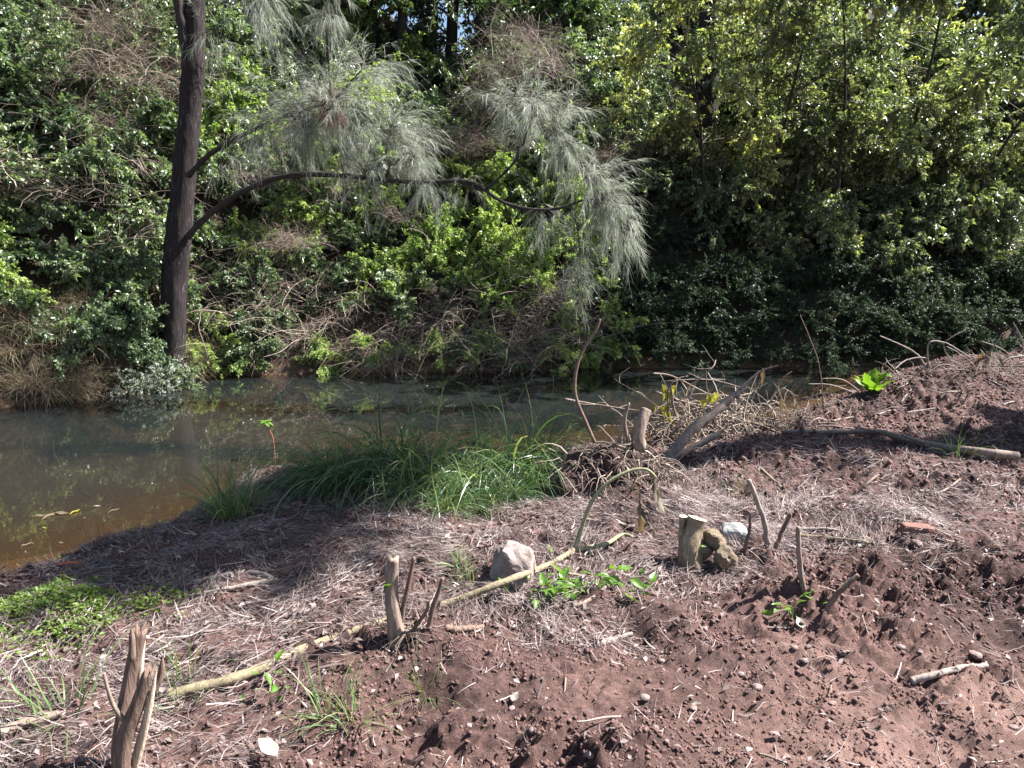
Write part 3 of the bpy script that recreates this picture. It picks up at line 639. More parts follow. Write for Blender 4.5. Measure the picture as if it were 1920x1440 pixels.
def spray(c, y, rx, ry, nb, nper, dirb=(0, 0, 0), sp=1.0, dead=False):
    """needle spray: branchlets leave the node and droop, needles along each"""
    px = y / 1450.
    o = at(c[0], c[1], y)
    for i in range(int(nb * 1.7)):
        d = nrm(r.normal(size=3) * np.array([1, .8, 1]) + np.array(dirb)); ln = (abs(d[0]) * rx + (1 - abs(d[0])) * ry) * px * r.uniform(.35, 1.05) * sp
        bp = bend_path(o + r.normal(size=3) * .05, d, ln, 5, r, .55, .13)
        twig.tube(bp, np.linspace(.004, .0015, 6), 3, .5, cap=False)
        n = int(nper * r.uniform(.25, .85)); tt = r.uniform(.1, 1, n) * 5; ai = np.minimum(tt.astype(int), 4)
        P = bp[ai] + (bp[ai + 1] - bp[ai]) * (tt - ai)[:, None]; Tg = nrm(bp[ai + 1] - bp[ai])
        D = Tg * .85 + nrm(r.normal(size=(n, 3))) * .45 + np.array([0, 0, -.12])
        V, F = ribbons(P, D, r.uniform(.09, .27, n), r.uniform(.0022, .0040, n), r, 2, .62, .28)
        v = np.clip(r.normal(.5, .2, n), 0, 1)
        tgt = (DV, DF, Dv) if dead else (NV, NF, Nv)
        off = sum(len(a) for a in tgt[0]); tgt[0].append(V); tgt[1].append(F + off); tgt[2].append(np.repeat(v, 2))
UP = (0, 0, .55); DN = (0, 0, -.9)
spray((620, 192), 10.2, 190, 150, 46, 85, (0, 0, .35)); spray((560, 210), 10.3, 150, 120, 26, 75, (-.3, 0, .2)); spray((500, 232), 10.5, 100, 90, 14, 65, (-.3, 0, .1)); spray((690, 130), 10.1, 90, 90, 14, 65, (.3, 0, .5))
spray((660, 230), 10.15, 130, 130, 22, 75, (.1, 0, -.4)); spray((735, 240), 10.2, 110, 110, 26, 80, (.2, 0, .2)); spray((770, 290), 10.15, 90, 100, 18, 75, (.2, 0, -.3)); spray((690, 320), 10.25, 70, 120, 16, 60, DN); spray((800, 335), 10.1, 60, 110, 12, 60, DN)
spray((575, 235), 10.35, 120, 110, 16, 70, (-.1, 0, -.5)); spray((640, 300), 10.3, 60, 90, 9, 55, DN); spray((470, 262), 10.6, 70, 90, 8, 45, DN)
spray((490, -15), 10.7, 90, 130, 24, 80, (.1, 0, -.9)); spray((450, -60), 10.8, 80, 130, 14, 70, DN); spray((614, 20), 10.2, 40, 100, 12, 65, DN); spray((616, -60), 10.2, 50, 110, 10, 60, DN)
spray((1000, 205), 9.9, 120, 100, 26, 80, (-.2, 0, .3)); spray((960, 190), 9.9, 110, 80, 16, 75, (-.3, 0, .2)); spray((1040, 240), 9.85, 90, 110, 22, 80, (.4, 0, -.1)); spray((1060, 270), 9.8, 70, 120, 16, 75, (.2, 0, -.8))
spray((1110, 330), 9.8, 80, 130, 20, 75, (.5, 0, -.3)); spray((1135, 372), 9.8, 70, 140, 26, 80, (.3, 0, -.8)); spray((1165, 420), 9.8, 50, 120, 16, 75, (.2, 0, -1)); spray((1090, 470), 9.8, 45, 130, 12, 55, DN); spray((1088, 520), 9.8, 40, 100, 9, 50, DN); spray((1020, 395), 9.9, 70, 110, 12, 50, DN)
spray((580, 225), 10.3, 150, 120, 16, 80, (0, 0, .2)); spray((870, 345), 10.05, 60, 90, 5, 45, DN); spray((420, 300), 10.8, 60, 80, 6, 40, DN)
spray((400, 60), 11.0, 60, 140, 8, 55, DN)
spray((622, 196), 10.1, 36, 40, 26, 55, (0, 0, -.5), 1.0, True)
nm = mesh_np('needles', np.concatenate(NV), np.concatenate(NF), 'needle', np.concatenate(Nv)); stuffpart(child('needle_foliage', nm))
dm = mesh_np('dead_needles', np.concatenate(DV), np.concatenate(DF), 'deadneedle', np.concatenate(Dv)); o = stuffpart(child('dead_needle_nest', dm)); o['label'] = 'reddish brown clump of dead needles'
stuffpart(child('twigs', twig.mesh('twigs', 'limb')))
che.name = 'casuarina_tree'

# ------------------------------------------------------------------ near-bank tree just past the right edge: its trunk lays the long shade band over the ground
SH = back_tree(600, 'small', 16.0, 1.6, (.1, .1), (.15, .07), 32, .58, .7, .46, 0, .3, 16, 34)
put_tree(*SH, 'shade_tree', 'tall tree on the near bank whose shadow crosses the bare soil', 9.4, 6.95, 1.0, .4)
put_tree(*SH, 'shade_tree', 'half height tree added out of view to widen the shade band', 8.7, 7.1, .5, 1.4)  # unseen half scale copy, added to widen the shade band on the right

# ================================================================== NEAR BANK: GRASS, LITTER, CLODS
TUS = [grass_mesh('tussock_blades', 700 + s, 190, .82, .0105, .10, 'tussock', 2.5, .52, .27, 8, .40, .12) for s in range(4)]
tus = [(635, 910, .85), (690, 895, .8), (745, 885, 1.05), (800, 905, .9), (765, 930, .6), (855, 925, .7), (905, 905, .75), (900, 955, .55), (955, 945, .55), (965, 885, .95), (1015, 872, .85), (1005, 915, .6), (590, 900, .6), (1050, 885, .55), (835, 960, .5)]
for i, (u, v, s) in enumerate(tus):
    p = gp(u, v); 
    t = thing('grass_tussock', 'arching dark green grass tussock at the near water edge', 'grass tussock', tuple(p), 'grass tussocks at the near water edge', rng.uniform(0, 6.28), s); stuffpart(link('blades', TUS[i % 4], t))
p = gp(440, 965); t = thing('grass_tussock', 'bright green grass tussock alone beside the shallow water', 'grass tussock', tuple(p), None, 1.0, .78); stuffpart(link('blades', grass_mesh('tussock_blades', 720, 230, .72, .009, .13, 'tussock', 1.3, .68, .14, 7, .5, .04), t))
sm = grass_mesh('grass_blades', 730, 40, .28, .006, .05, 'tussock', 1.2, .75, .12, 5, .5, .1)
for (u, v, s, lab) in [(1800, 850, 1.1, 'small green grass sprig behind the long fallen log'), (660, 1345, .8, 'small green grass sprig on the bare soil'), (620, 1330, .9, 'small green grass sprig on the bare soil'), (340, 1265, 1.0, 'small green grass sprig behind the splintered stump'), (120, 1340, 1.2, 'pale green grass sprig among straw near the splintered stump'), (350, 1330, .7, 'pale green grass sprig among straw near the splintered stump'), (880, 1090, .8, 'yellowish grass sprig beside the angular boulder'), (870, 1060, .7, 'yellowish grass sprig beside the angular boulder'), (800, 1290, .7, 'small green grass sprig on the bare soil'), (1395, 925, .7, 'tiny grass sprig on the broken soil heap')]:
    t = thing('grass_sprig', lab, 'grass', tuple(gp(u, v)), lab, rng.uniform(0, 6), s); stuffpart(link('blades', sm, t))
rs = grass_mesh('rusty_stems', 731, 9, .42, .004, .03, 'drygrass', .1, .6, .1, 4, .18, 0)
t = thing('dry_stalks', 'thin rusty dry stalks standing behind the long fallen log', 'stalks', tuple(gp(1755, 840))); stuffpart(link('stalks', rs, t))

# pale dead grass litter
r = np.random.default_rng(800)
def scatter(n, x0, x1, y0, y1, dens, r):
    X, Y = [], []
    tot = 0
    while tot < n:
        y = y0 * (y1 / y0) ** r.uniform(size=40000); x = r.uniform(x0, x1, 40000)
        ok = (np.abs(x) < .72 * y + .5) & (r.uniform(size=40000) < dens(x, y)); X.append(x[ok]); Y.append(y[ok]); tot += ok.sum()
    return np.concatenate(X)[:n], np.concatenate(Y)[:n]
def hnormal(x, y, e=.03):
    return nrm(np.stack([-(h_full(x + e, y) - h_full(x - e, y)) / (2 * e), -(h_full(x, y + e) - h_full(x, y - e)) / (2 * e), np.ones_like(x)], -1))
def lay(n, dens, L, Wd, lift, vm, seed, flow=.6, y0=1.7, y1=10.5, grav=.15):
    r = np.random.default_rng(seed); x, y = scatter(n, -5.5, 7.5, y0, y1, dens, r)
    z = h_full(x, y); Nn = hnormal(x, y)
    an = np.pi * (.5 + .5 * fbm(x * .9, y * .9, 2, 300)) * flow * 2 + r.uniform(0, 2 * np.pi, n) * (1 - flow) + np.where(r.uniform(size=n) < .5, np.pi, 0)
    D = np.stack([np.cos(an), np.sin(an), r.normal(.12, .28, n)], -1); D = D - Nn * (np.sum(D * Nn, 1) * .8)[:, None]; D = nrm(D)
    LL = L[0] + (L[1] - L[0]) * r.beta(1.2, 2.4, n); P = np.stack([x, y, z + np.abs(r.normal(0, lift, n)) + .003], -1) - D * LL[:, None] * .3
    P[:, 2] = np.maximum(P[:, 2], h_full(P[:, 0], P[:, 1]) + .002)
    side = nrm(np.cross(D, Nn + r.normal(size=(n, 3)) * .35))
    V, F = ribbons(P, D, LL, Wd * np.exp(r.normal(-.1, .5, n)), r, 3, grav, .6, side)
    hv = h_full(V[:, 0], V[:, 1]); V[:, 2] = np.maximum(V[:, 2], hv + .001)
    v = np.clip(r.normal(vm, .22, n) + .22 * fbm(x * 2.3, y * 2.3, 2, 210), 0, 1)
    return V, F, np.repeat(v, 3)
V, F, v = lay(82000, lambda x, y: straw_cover(x, y) * np.clip(y / 5, .35, 1) * (.25 + .75 * sstep(-.35, .25, fbm(x * 3.4, y * 3.4, 2, 230))), (.03, .20), .0029, .016, .34, 801, .72)
o = link('dead_grass_litter', mesh_np('dead_grass_litter', V, F, 'straw', v)); tag(o, 'pale pinkish dead grass lying flattened over the soil', 'dead grass', None, 'stuff')
V, F, v = lay(4500, lambda x, y: (1 - .5 * straw_cover(x, y)) * .6 * (shore_n(x) - y > .1), (.03, .20), .0022, .006, .5, 802, .2)
o = link('root_fibres', mesh_np('root_fibres', V, F, 'straw', v)); tag(o, 'thin pale root fibres and straw scattered over the bare soil', 'root fibres', None, 'stuff')
# soil clods
def lump_mesh(name, seed, mat, sub=1, amp=.25, flat=.7):
    bm = bmesh.new(); bmesh.ops.create_icosphere(bm, subdivisions=sub, radius=1); r = np.random.default_rng(seed)
    co = np.array([q.co[:] for q in bm.verts]); k = nrm(r.normal(size=(5, 3)))
    f = 1 + amp * sum(np.sin(co @ k[i] * (1.5 + i) + r.uniform(0, 6)) for i in range(5)) / 2 + r.normal(size=len(co)) * amp * .25
    for q, a in zip(bm.verts, f): q.co *= float(a); q.co.z *= flat
    me = bpy.data.meshes.new(name); bm.to_mesh(me); bm.free()
    if mat: me.materials.append(M[mat])
    return me
def me_arr(me):
    V = np.array([q.co[:] for q in me.vertices]); F = np.array([p.vertices[:] for p in me.polygons]); return V, F
r = np.random.default_rng(820)
CL = []
for k_ in range(5):
    V_ = np.array([(1, 0, 0), (0, 1, 0), (-1, 0, 0), (0, -1, 0), (0, 0, 1), (0, 0, -1)], float) * r.uniform(.55, 1.25, (6, 1)) + r.normal(size=(6, 3)) * .22
    CL.append((V_, np.array([(0, 1, 4), (1, 2, 4), (2, 3, 4), (3, 0, 4), (1, 0, 5), (2, 1, 5), (3, 2, 5), (0, 3, 5)])))
n = 62000
x, y = scatter(n, -4.5, 6.5, 1.7, 9.6, lambda x, y: (1 - .8 * straw_cover(x, y)) * (shore_n(x) - y > .05) * (.22 + .78 * sstep(-.25, .3, fbm(x * 2.6, y * 2.6, 3, 41))), r)
z = h_full(x, y); sz = .0020 + .0030 * r.exponential(1, n) ** 1.25; sz = np.minimum(sz, .013) * np.clip(y / 3.2, .8, 1.8)
mb = MB()
for s in range(5):
    ii = np.arange(n)[np.arange(n) % 5 == s]; Vc, Fc = CL[s]; a = r.uniform(0, 6.28, len(ii)); ca, sa = np.cos(a), np.sin(a)
    Vx = Vc[None, :, 0] * ca[:, None] - Vc[None, :, 1] * sa[:, None]; Vy = Vc[None, :, 0] * sa[:, None] + Vc[None, :, 1] * ca[:, None]; Vz = np.repeat(Vc[None, :, 2], len(ii), 0)
    VV = np.stack([Vx, Vy, Vz], -1) * sz[ii][:, None, None] + np.stack([x[ii], y[ii], z[ii] + sz[ii] * .15], -1)[:, None, :]
    FF = Fc[None] + (np.arange(len(ii)) * len(Vc))[:, None, None]
    mb.add(VV.reshape(-1, 3), FF.reshape(-1, 3), np.repeat(np.clip(r.normal(.5, .11, len(ii)), 0, 1), len(Fc)))
o = link('soil_clods', mb.mesh('soil_clods', 'clod')); tag(o, 'loose crumbly reddish brown soil clods scattered on the bank', 'soil clods', None, 'stuff')
# dead leaf flakes in the litter
r = np.random.default_rng(840); n = 5200
x, y = scatter(n, -4, 6, 1.8, 8.5, lambda x, y: .3 * (.25 + straw_cover(x, y)) * (shore_n(x) - y > .1), r)
P = np.stack([x, y, h_full(x, y) + .006 + .012 * r.uniform(size=n)], -1); D = np.stack([r.normal(size=n), r.normal(size=n), r.normal(size=n) * .25], -1)
L = r.uniform(.012, .04, n); V, F = leaf_faces(P, D, np.tile([0, 0, 1.0], (n, 1)) + r.normal(size=(n, 3)) * .35, L, L * r.uniform(.4, .7, n), .2, .1)
o = link('leaf_litter', mesh_np('leaf_litter', V, F, 'straw', np.repeat(np.clip(r.normal(.33, .2, n), 0, 1), 2))); tag(o, 'small dry curled leaf flakes among the dead grass', 'leaf litter', None, 'stuff')
# creeping green weed at the left water edge
r = np.random.default_rng(850); n = 9000
q = gp(70, 1130); x = q[0] + r.normal(size=n) * .42; y = q[1] + r.normal(size=n) * .20
ok = (fbm(x * 3, y * 3, 2, 61) + .45 - 1.1 * np.hypot((x - q[0]) / .9, (y - q[1]) / .5)) > r.uniform(-.3, .3, n); x, y = x[ok], y[ok]; n = len(x)
P = np.stack([x, y, np.maximum(h_full(x, y), ZW) + r.uniform(0, .05, n)], -1); D = np.stack([r.normal(size=n), r.normal(size=n), r.normal(.3, .3, n)], -1); L = r.uniform(.012, .032, n)
V, F = leaf_faces(P, D, np.tile([0, 0, 1.0], (n, 1)) + r.normal(size=(n, 3)) * .5, L, L * .55)
o = link('creeping_weed', mesh_np('creeping_weed', V, F, 'ground_green', np.repeat(r.uniform(0, 1, n), 2))); tag(o, 'bright yellow green creeping weed mat beside the shallow water', 'weed mat', None, 'stuff')
r = np.random.default_rng(851); n = 6500
x, y = scatter(n, -4, -1.2, 3.2, 5.8, lambda x, y: .8 * np.exp(-((shore_n(x) - y - .2) / .3) ** 2) * sstep(-.2, .3, fbm(x * 3, y * 3, 2, 66)), r)
P = np.stack([x, y, np.maximum(h_full(x, y), ZW) + r.uniform(0, .03, n)], -1); D = np.stack([r.normal(size=n), r.normal(size=n), r.normal(.3, .3, n)], -1); L = r.uniform(.010, .026, n)
V, F = leaf_faces(P, D, np.tile([0, 0, 1.0], (n, 1)) + r.normal(size=(n, 3)) * .5, L, L * .55)
o = link('shore_weed', mesh_np('shore_weed', V, F, 'weed', np.repeat(r.uniform(0, 1, n), 2))); tag(o, 'sparse small green weed along the muddy shoreline', 'weed', None, 'stuff')

# ================================================================== STUMPS, LOGS, STICKS, STONES
def up_path(pts, y0=None):
    """first pixel sits on the ground; later ones keep its distance (+dy)"""
    b = gp(pts[0][0], pts[0][1]); out = [b - np.array([0, 0, .03])]
    for q in pts[1:]:
        out.append(at(q[0], q[1], b[1] + (q[2] if len(q) > 2 else 0)))
    return b, out
def stick(pts, r0, r1, label, name='stick', mat='deadwood', cat='stick', group=None, k=7, twigs=(), lay_=False, lift=.0, part='stem'):
    if lay_: 
        P = [gp(*q[:2]) + np.array([0, 0, r0 * .7 + lift + (q[2] if len(q) > 2 else 0)]) for q in pts]; b = P[0].copy()
    else: b, P = up_path(pts)
    sp = smooth_path(P, 7); sp[1:-1] += rng.normal(size=(len(sp) - 2, 3)) * r0 * .12
    t = thing(name, label, cat, tuple(b), group)
    mb = MB(); mb.tube(sp - b, np.linspace(r0, r1, len(sp)) * (1 + .07 * np.sin(np.arange(len(sp)) * 2.3)), k, .5, noise=.10, nf=1.7)
    link(part, mb.mesh(part, mat, True), t)
    for tw in twigs:
        pp = [np.array(sp[int(tw[0] * (len(sp) - 1))])] + [at(q[0], q[1], sp[int(tw[0] * (len(sp) - 1))][1] + (q[2] if len(q) > 2 else 0)) for q in tw[1]]
        m2 = MB(); pq = smooth_path(pp, 5) - b; m2.tube(pq, np.linspace(tw[2], tw[2] * .4, len(pq)), 5, .5); link('twig', m2.mesh('twig', mat, True), t)
    return t, sp, b
def splinter(path, r0, r1, k, jag, seed, mat, name, par, b, tear=None):
    """stem with torn, uneven top"""
    r = np.random.default_rng(seed); sp = smooth_path(path, 9) - b
    V, Q, T = tube(sp, np.interp(np.linspace(0, 1, len(sp)), [0, .2, 1], [r0 * 1.3, r0, r1]), k, False, .22, 2.4, seed)
    T_ = nrm(sp[-1] - sp[-3]); top = slice(len(V) - k, len(V)); V[top] += T_ * (r.uniform(-.3, 1, k) * jag)[:, None]; V[len(V) - 2 * k:len(V) - k] += T_ * (r.uniform(-.4, .2, k) * jag * .4)[:, None]
    c = len(V); V = np.vstack([V, sp[-1] - T_ * jag * .5]); fan = np.stack([np.full(k, c), c - k + np.arange(k), c - k + (np.arange(k) + 1) % k], -1)
    mb = MB(); mb.add(V, Q); mb.F.append(fan); mb.v.append(np.full(k, .5)); link(name, mb.mesh(name, mat), par)
def shard(p0, p1, w, th, seed, mat, name, par, b):
    r = np.random.default_rng(seed); mb = MB(); sp = smooth_path([p0, (np.array(p0) + np.array(p1)) / 2 + r.normal(size=3) * .004, p1], 6) - b
    V, Q, T = tube(sp, np.interp(np.linspace(0, 1, len(sp)), [0, .15, .7, 1], [w * .6, w, w * .8, .001]), 6, True, .25, 2.0, seed); mb.add(V, Q); link(name, mb.mesh(name, mat), par)

# splintered twin stump, front left
b = gp(222, 1462); b0 = b.copy()
S1 = thing('splintered_stump', 'tall splintered twin stump with pale torn wood in the foreground', 'stump', tuple(b))
pa = [b + np.array([-.01, .04, -.06]), at(222, 1400, b[1] + .05), at(240, 1290, b[1] + .08), at(262, 1185, b[1] + .10)]
splinter(pa, .022, .019, 14, .035, 1, 'stumpbark', 'rear_prong', S1, b)
pb = [b + np.array([.02, -.02, -.06]), at(232, 1400, b[1] - .02), at(258, 1320, b[1] - .01), at(278, 1262, b[1])]
splinter(pb, .025, .016, 14, .05, 2, 'stumpbark', 'front_prong', S1, b)
shard(at(246, 1455, b[1] + .02), at(294, 1255, b[1] + .0), .014, .01, 3, 'torn', 'torn_wood', S1, b)
shard(at(262, 1300, b[1] + .10), at(272, 1172, b[1] + .12), .012, .01, 4, 'torn', 'torn_wood', S1, b)
shard(at(285, 1300, b[1] + .02), at(305, 1232, b[1] + .03), .011, .01, 6, 'stumpbark', 'bark_splinter', S1, b)
shard(at(248, 1240, b[1] + .06), at(247, 1178, b[1] + .07), .012, .01, 7, 'stumpbark', 'bark_splinter', S1, b)
mb = MB(); pq = smooth_path([at(234, 1352, b[1] - .02), at(214, 1325, b[1] - .04), at(202, 1292, b[1] - .05), at(195, 1262, b[1] - .05)], 6) - b; mb.tube(pq, np.linspace(.009, .004, len(pq)), 6, .5, noise=.3); link('side_twig', mb.mesh('side_twig', 'deadwood', True), S1)
# cut sapling stump with companions
b = gp(748, 1200)
S2 = thing('cut_sapling_stump', 'thin cut sapling stump standing beside the green fallen pole', 'stump', tuple(b))
splinter([b - np.array([0, 0, .05]), at(740, 1160, b[1]), at(734, 1110, b[1]), at(737, 1048, b[1])], .034, .021, 12, .018, 11, 'deadwood', 'main_stem', S2, b)
for i, (pts, r0, r1) in enumerate([([(750, 1175), (757, 1135), (768, 1085), (776, 1045)], .012, .008), ([(803, 1182), (812, 1140), (822, 1110), (830, 1083)], .012, .008), ([(790, 1165), (797, 1150), (802, 1128)], .009, .006)]):
    pq = smooth_path([b - np.array([0, 0, .03]) if i == 2 else at(pts[0][0], pts[0][1], b[1])] + [at(q[0], q[1], b[1]) for q in pts[1:]], 5) - b; mb = MB(); mb.tube(pq, np.linspace(r0, r1, len(pq)), 7, .5, noise=.15); link('side_stem', mb.mesh('side_stem', 'stumpbark', True), S2)
mb = MB(); r = np.random.default_rng(12)
for i in range(60):
    a = r.uniform(0, 6.28); mb.tube(bend_path(np.array([r.normal() * .02 + .05, r.normal() * .02, .04]), np.array([math.cos(a), math.sin(a), .5]), r.uniform(.08, .2), 5, r, 1.8, .2), np.linspace(.003, .001, 6), 3, r.uniform(.1, .5))
link('root_mat', mb.mesh('root_mat', 'cane'), S2)
DL = None
def big_leaf(name, L, Wd, mat, lobes=0, curl=.2, n=8, seed=0):
    r = np.random.default_rng(seed); t = np.linspace(0, 1, n + 1); w = np.sin(np.pi * t ** .75) ** .8 * Wd * .5
    if lobes: w = w * (1 + .28 * np.sin(t * np.pi * lobes * 2))
    z = -curl * L * t ** 2 + .03 * L * np.sin(t * 9 + seed)
    V = []
    for s in (-1, -.5, 0, .5, 1): V.append(np.stack([t * L, s * w, z + abs(s) * w * .35 + r.normal(size=n + 1) * .012 * L], -1))
    V = np.stack(V, 1).reshape(-1, 3); F = np.array([[i * 5 + j, i * 5 + j + 1, (i + 1) * 5 + j + 1, (i + 1) * 5 + j] for i in range(n) for j in range(4)])
    return mesh_np(name, V, F, mat, r.uniform(.2, .8) * np.ones(len(F)), True)
lf = big_leaf('leaf', .05, .035, 'weed', 0, .3, 6, 3); o = link('leaf', lf, S2, at(735, 1095, b[1] - .03) - b, (0.3, .5, 2.6))

# boulder
def hull_rock(name, pts, mat, sub=3, amp=.012, seed=0, bev=.012):
    bm = bmesh.new()
    for q in pts: bm.verts.new(q)
    bmesh.ops.convex_hull(bm, input=bm.verts); 
    for q in [q for q in bm.verts if not q.link_faces]: bm.verts.remove(q)
    bmesh.ops.bevel(bm, geom=list(bm.edges), offset=bev, segments=2, affect='EDGES', profile=.6)
    bmesh.ops.triangulate(bm, faces=bm.faces); bmesh.ops.subdivide_edges(bm, edges=[e for e in bm.edges if e.calc_length() > .03], cuts=sub, use_grid_fill=True)
    bmesh.ops.triangulate(bm, faces=bm.faces)
    co = np.array([q.co[:] for q in bm.verts]); f = fbm(co[:, 0] * 14 + co[:, 2] * 9, co[:, 1] * 14 - co[:, 2] * 11, 3, seed) * amp
    c = co.mean(0)
    for q, a, w in zip(bm.verts, f, nrm(co - c)): q.co += Vector(w) * float(a)
    me = bpy.data.meshes.new(name); bm.to_mesh(me); bm.free(); me.materials.append(M[mat]); return me
p = gp(962, 1112)
pts = np.array([(-.085, -.04, -.05), (.06, -.06, -.05), (.10, .06, -.05), (-.07, .08, -.05), (-.105, -.02, .06), (-.03, -.075, .07), (.085, -.045, .08), (.11, .05, .09), (-.085, .07, .13), (-.045, -.03, .17), (.0, -.055, .15), (.075, -.01, .17), (.085, .05, .16), (-.02, .06, .195)])
o = link('boulder', hull_rock('boulder', pts * 1.06, 'rock', 3, .012, 4), None, tuple(p + np.array([0, .08, 0]))); tag(o, 'angular pinkish grey boulder behind the green fallen pole', 'boulder')
# cut stump cluster with burls
b = gp(1298, 1062)
S3 = thing('cut_stump', 'knobbly cut stump cluster with pale sawn tops', 'stump', tuple(b))
def cutstem(pts, r0, r1, nm, k=16):
    P = smooth_path(pts, 7) - b; V, Q, T = tube(P, np.interp(np.linspace(0, 1, len(P)), [0, .3, .75, 1], [r0 * 1.35, r0, r1 * .93, r1 * 1.05]), k, False, .16, 2.0, 5); mb = MB(); mb.add(V, Q); st_ = link(nm, mb.mesh(nm, 'stumpbark2', True), S3)
    T_ = nrm(P[-1] - P[-3]); ring = V[-k:]; c = ring.mean(0) + T_ * .004; VV = np.vstack([ring + T_ * .001, c]); F = np.stack([np.full(k, k), np.arange(k), (np.arange(k) + 1) % k], -1)
    link('sawn_top', mesh_np('sawn_top', VV, F, 'cutface'), st_)
M['stumpbark2'] = wood_mat('cut_stump_bark', (.11, .078, .05), (.28, .215, .145), (40, 40, 18), .8, .8, (.34, .31, .22), .6)
cutstem([b - np.array([0, 0, .06]), at(1293, 1030, b[1]), at(1300, 1000, b[1] + .01), at(1308, 972, b[1] + .02)], .060, .044, 'main_stem')
cutstem([at(1282, 1062, b[1] + .05), at(1280, 1010, b[1] + .06), at(1281, 968, b[1] + .06)], .024, .019, 'thin_stem', 12)
for i, (u, v, s, dy) in enumerate([(1334, 1005, .045, .0), (1358, 1042, .058, -.06), (1320, 1030, .05, .02), (1345, 1020, .04, .0)]):
    o = link('burl', lump_mesh('burl', 60 + i, 'stumpbark2', 3, .16, .95), S3, at(u, v, b[1] + dy) - b, (i, i * .5, i), (s, s, s))
p = gp(1378, 1012); o = link('grey_stone', hull_rock('grey_stone', np.array([(-.07, -.04, -.03), (.07, -.04, -.03), (.08, .05, -.03), (-.06, .05, -.03), (-.07, -.03, .04), (.06, -.04, .035), (.07, .04, .05), (-.05, .04, .065), (0, 0, .075)]), 'greystone', 2, .006, 7), None, tuple(p + np.array([0, .03, .01]))); tag(o, 'pale grey stone wedged behind the sawn stump cluster', 'stone')
# red brick piece
p = gp(1722, 1002); o = link('brick_fragment', hull_rock('brick_fragment', np.array([(-.085, -.035, -.03), (.085, -.03, -.03), (.08, .04, -.03), (-.08, .04, -.03), (-.08, -.03, .03), (.085, -.03, .025), (.075, .035, .035), (-.075, .035, .03)]), 'brick', 2, .006, 9), None, tuple(p + np.array([0, .02, .015])), (0, .06, -.1)); tag(o, 'weathered red brick fragment lying on the litter', 'brick')
# long green fallen pole with its fork
P = [gp(312, 1308) + [0, 0, .01], near(450, 1268, .985), near(600, 1205, .985), near(740, 1160, .98), near(850, 1128, .975), near(960, 1085, .955), near(1030, 1058, .97), near(1082, 1028, .97)]
sp = smooth_path(P, 8); b = sp[0].copy(); PO = thing('fallen_green_pole', 'long green barked fallen pole lying across the dead grass', 'fallen branch', tuple(b))
mb = MB(); mb.tube(sp - b, np.linspace(.020, .014, len(sp)) * (1 + .08 * np.sin(np.arange(len(sp)) * 1.9)), 10, .5, noise=.08, nf=1.5); link('pole', mb.mesh('pole', 'greenpole', True), PO)
fk = sp[-1]; yf = fk[1]
def pbranch(pts, r0, r1, nm='branch', mat='greenstem'):
    q = smooth_path([fk - (sp[-1] - sp[-3]) * .5] + [np.asarray(a) for a in pts], 7); mb = MB(); mb.tube(q - b, np.linspace(r0, r1, len(q)), 7, .5, noise=.1); br = link(nm, mb.mesh(nm, mat, True), PO); return q, br
arc_, br = pbranch([at(1092, 985, yf + .02), at(1110, 940, yf + .03), at(1140, 905, yf + .04), at(1180, 883, yf + .05), at(1212, 880, yf + .05), at(1230, 895, yf + .05)], .012, .006)
pbranch([near(1110, 1026, .97), near(1140, 1018, .97), near(1165, 1003, .97), near(1185, 1006, .98)], .014, .009)
q = smooth_path([sp[-9], near(1050, 1073, .98), near(1095, 1080, .985)], 6); mb = MB(); mb.tube(q - b, np.linspace(.011, .006, len(q)), 6, .5); link('branch', mb.mesh('branch', 'greenpole', True), PO)
mb = MB(); r = np.random.default_rng(19)
for i in range(26):
    a = arc_[r.integers(4, len(arc_))] - b; d = nrm(r.normal(size=3)); V = np.array([a + np.cross(d, [0, 0, 1]) * .003, a - np.cross(d, [0, 0, 1]) * .003, a + np.array([0, 0, .003]), a + d * .016]); mb.add(V, np.array([[0, 1, 3], [1, 2, 3], [2, 0, 3]]))
link('thorns', mb.mesh('thorns', 'greenstem'), PO)
wl = [big_leaf('withered_leaf', .16, .035, 'withered', 3, .5, 8, 20 + s) for s in range(3)]
for i, (u, v, s) in enumerate([(1192, 884, 1.6), (1196, 905, 1.5), (1200, 930, 1.5), (1205, 955, 1.4), (1228, 896, 1.0), (1235, 915, 1.1), (1232, 930, .9), (1225, 890, .8)]):
    o = link('withered_leaf', wl[i % 3], PO, at(u, v, yf + .04) - b, (rng.uniform(-.5, .5), 1.45, rng.uniform(0, 6)), (s * .7, s * .8, s))
# long log on the right
P = [gp(1470, 815) + [0, 0, .03], gp(1560, 818) + [0, 0, .04], gp(1640, 820) + [0, 0, .05], gp(1690, 832) + [0, 0, .05], gp(1760, 848) + [0, 0, .045], gp(1840, 860) + [0, 0, .05], gp(1906, 868) + [0, 0, .05]]
sp = smooth_path(P, 8); b = sp[-1].copy(); LG = thing('fallen_log', 'long slender fallen log lying on the shaded soil', 'log', tuple(b))
mb = MB(); mb.tube(sp - b, np.linspace(.019, .034, len(sp)), 12, .5, noise=.08, nf=1.5); link('log', mb.mesh('log', 'deadwood', True), LG)
for (a, u, v) in [(18, 1600, 800), (30, 1690, 815), (44, 1860, 835)]:
    q = smooth_path([sp[a], at(u, v, sp[a][1] + .1)], 4); mb = MB(); mb.tube(q - b, np.linspace(.012, .006, len(q)), 6, .5); link('snag', mb.mesh('snag', 'deadwood', True), LG)
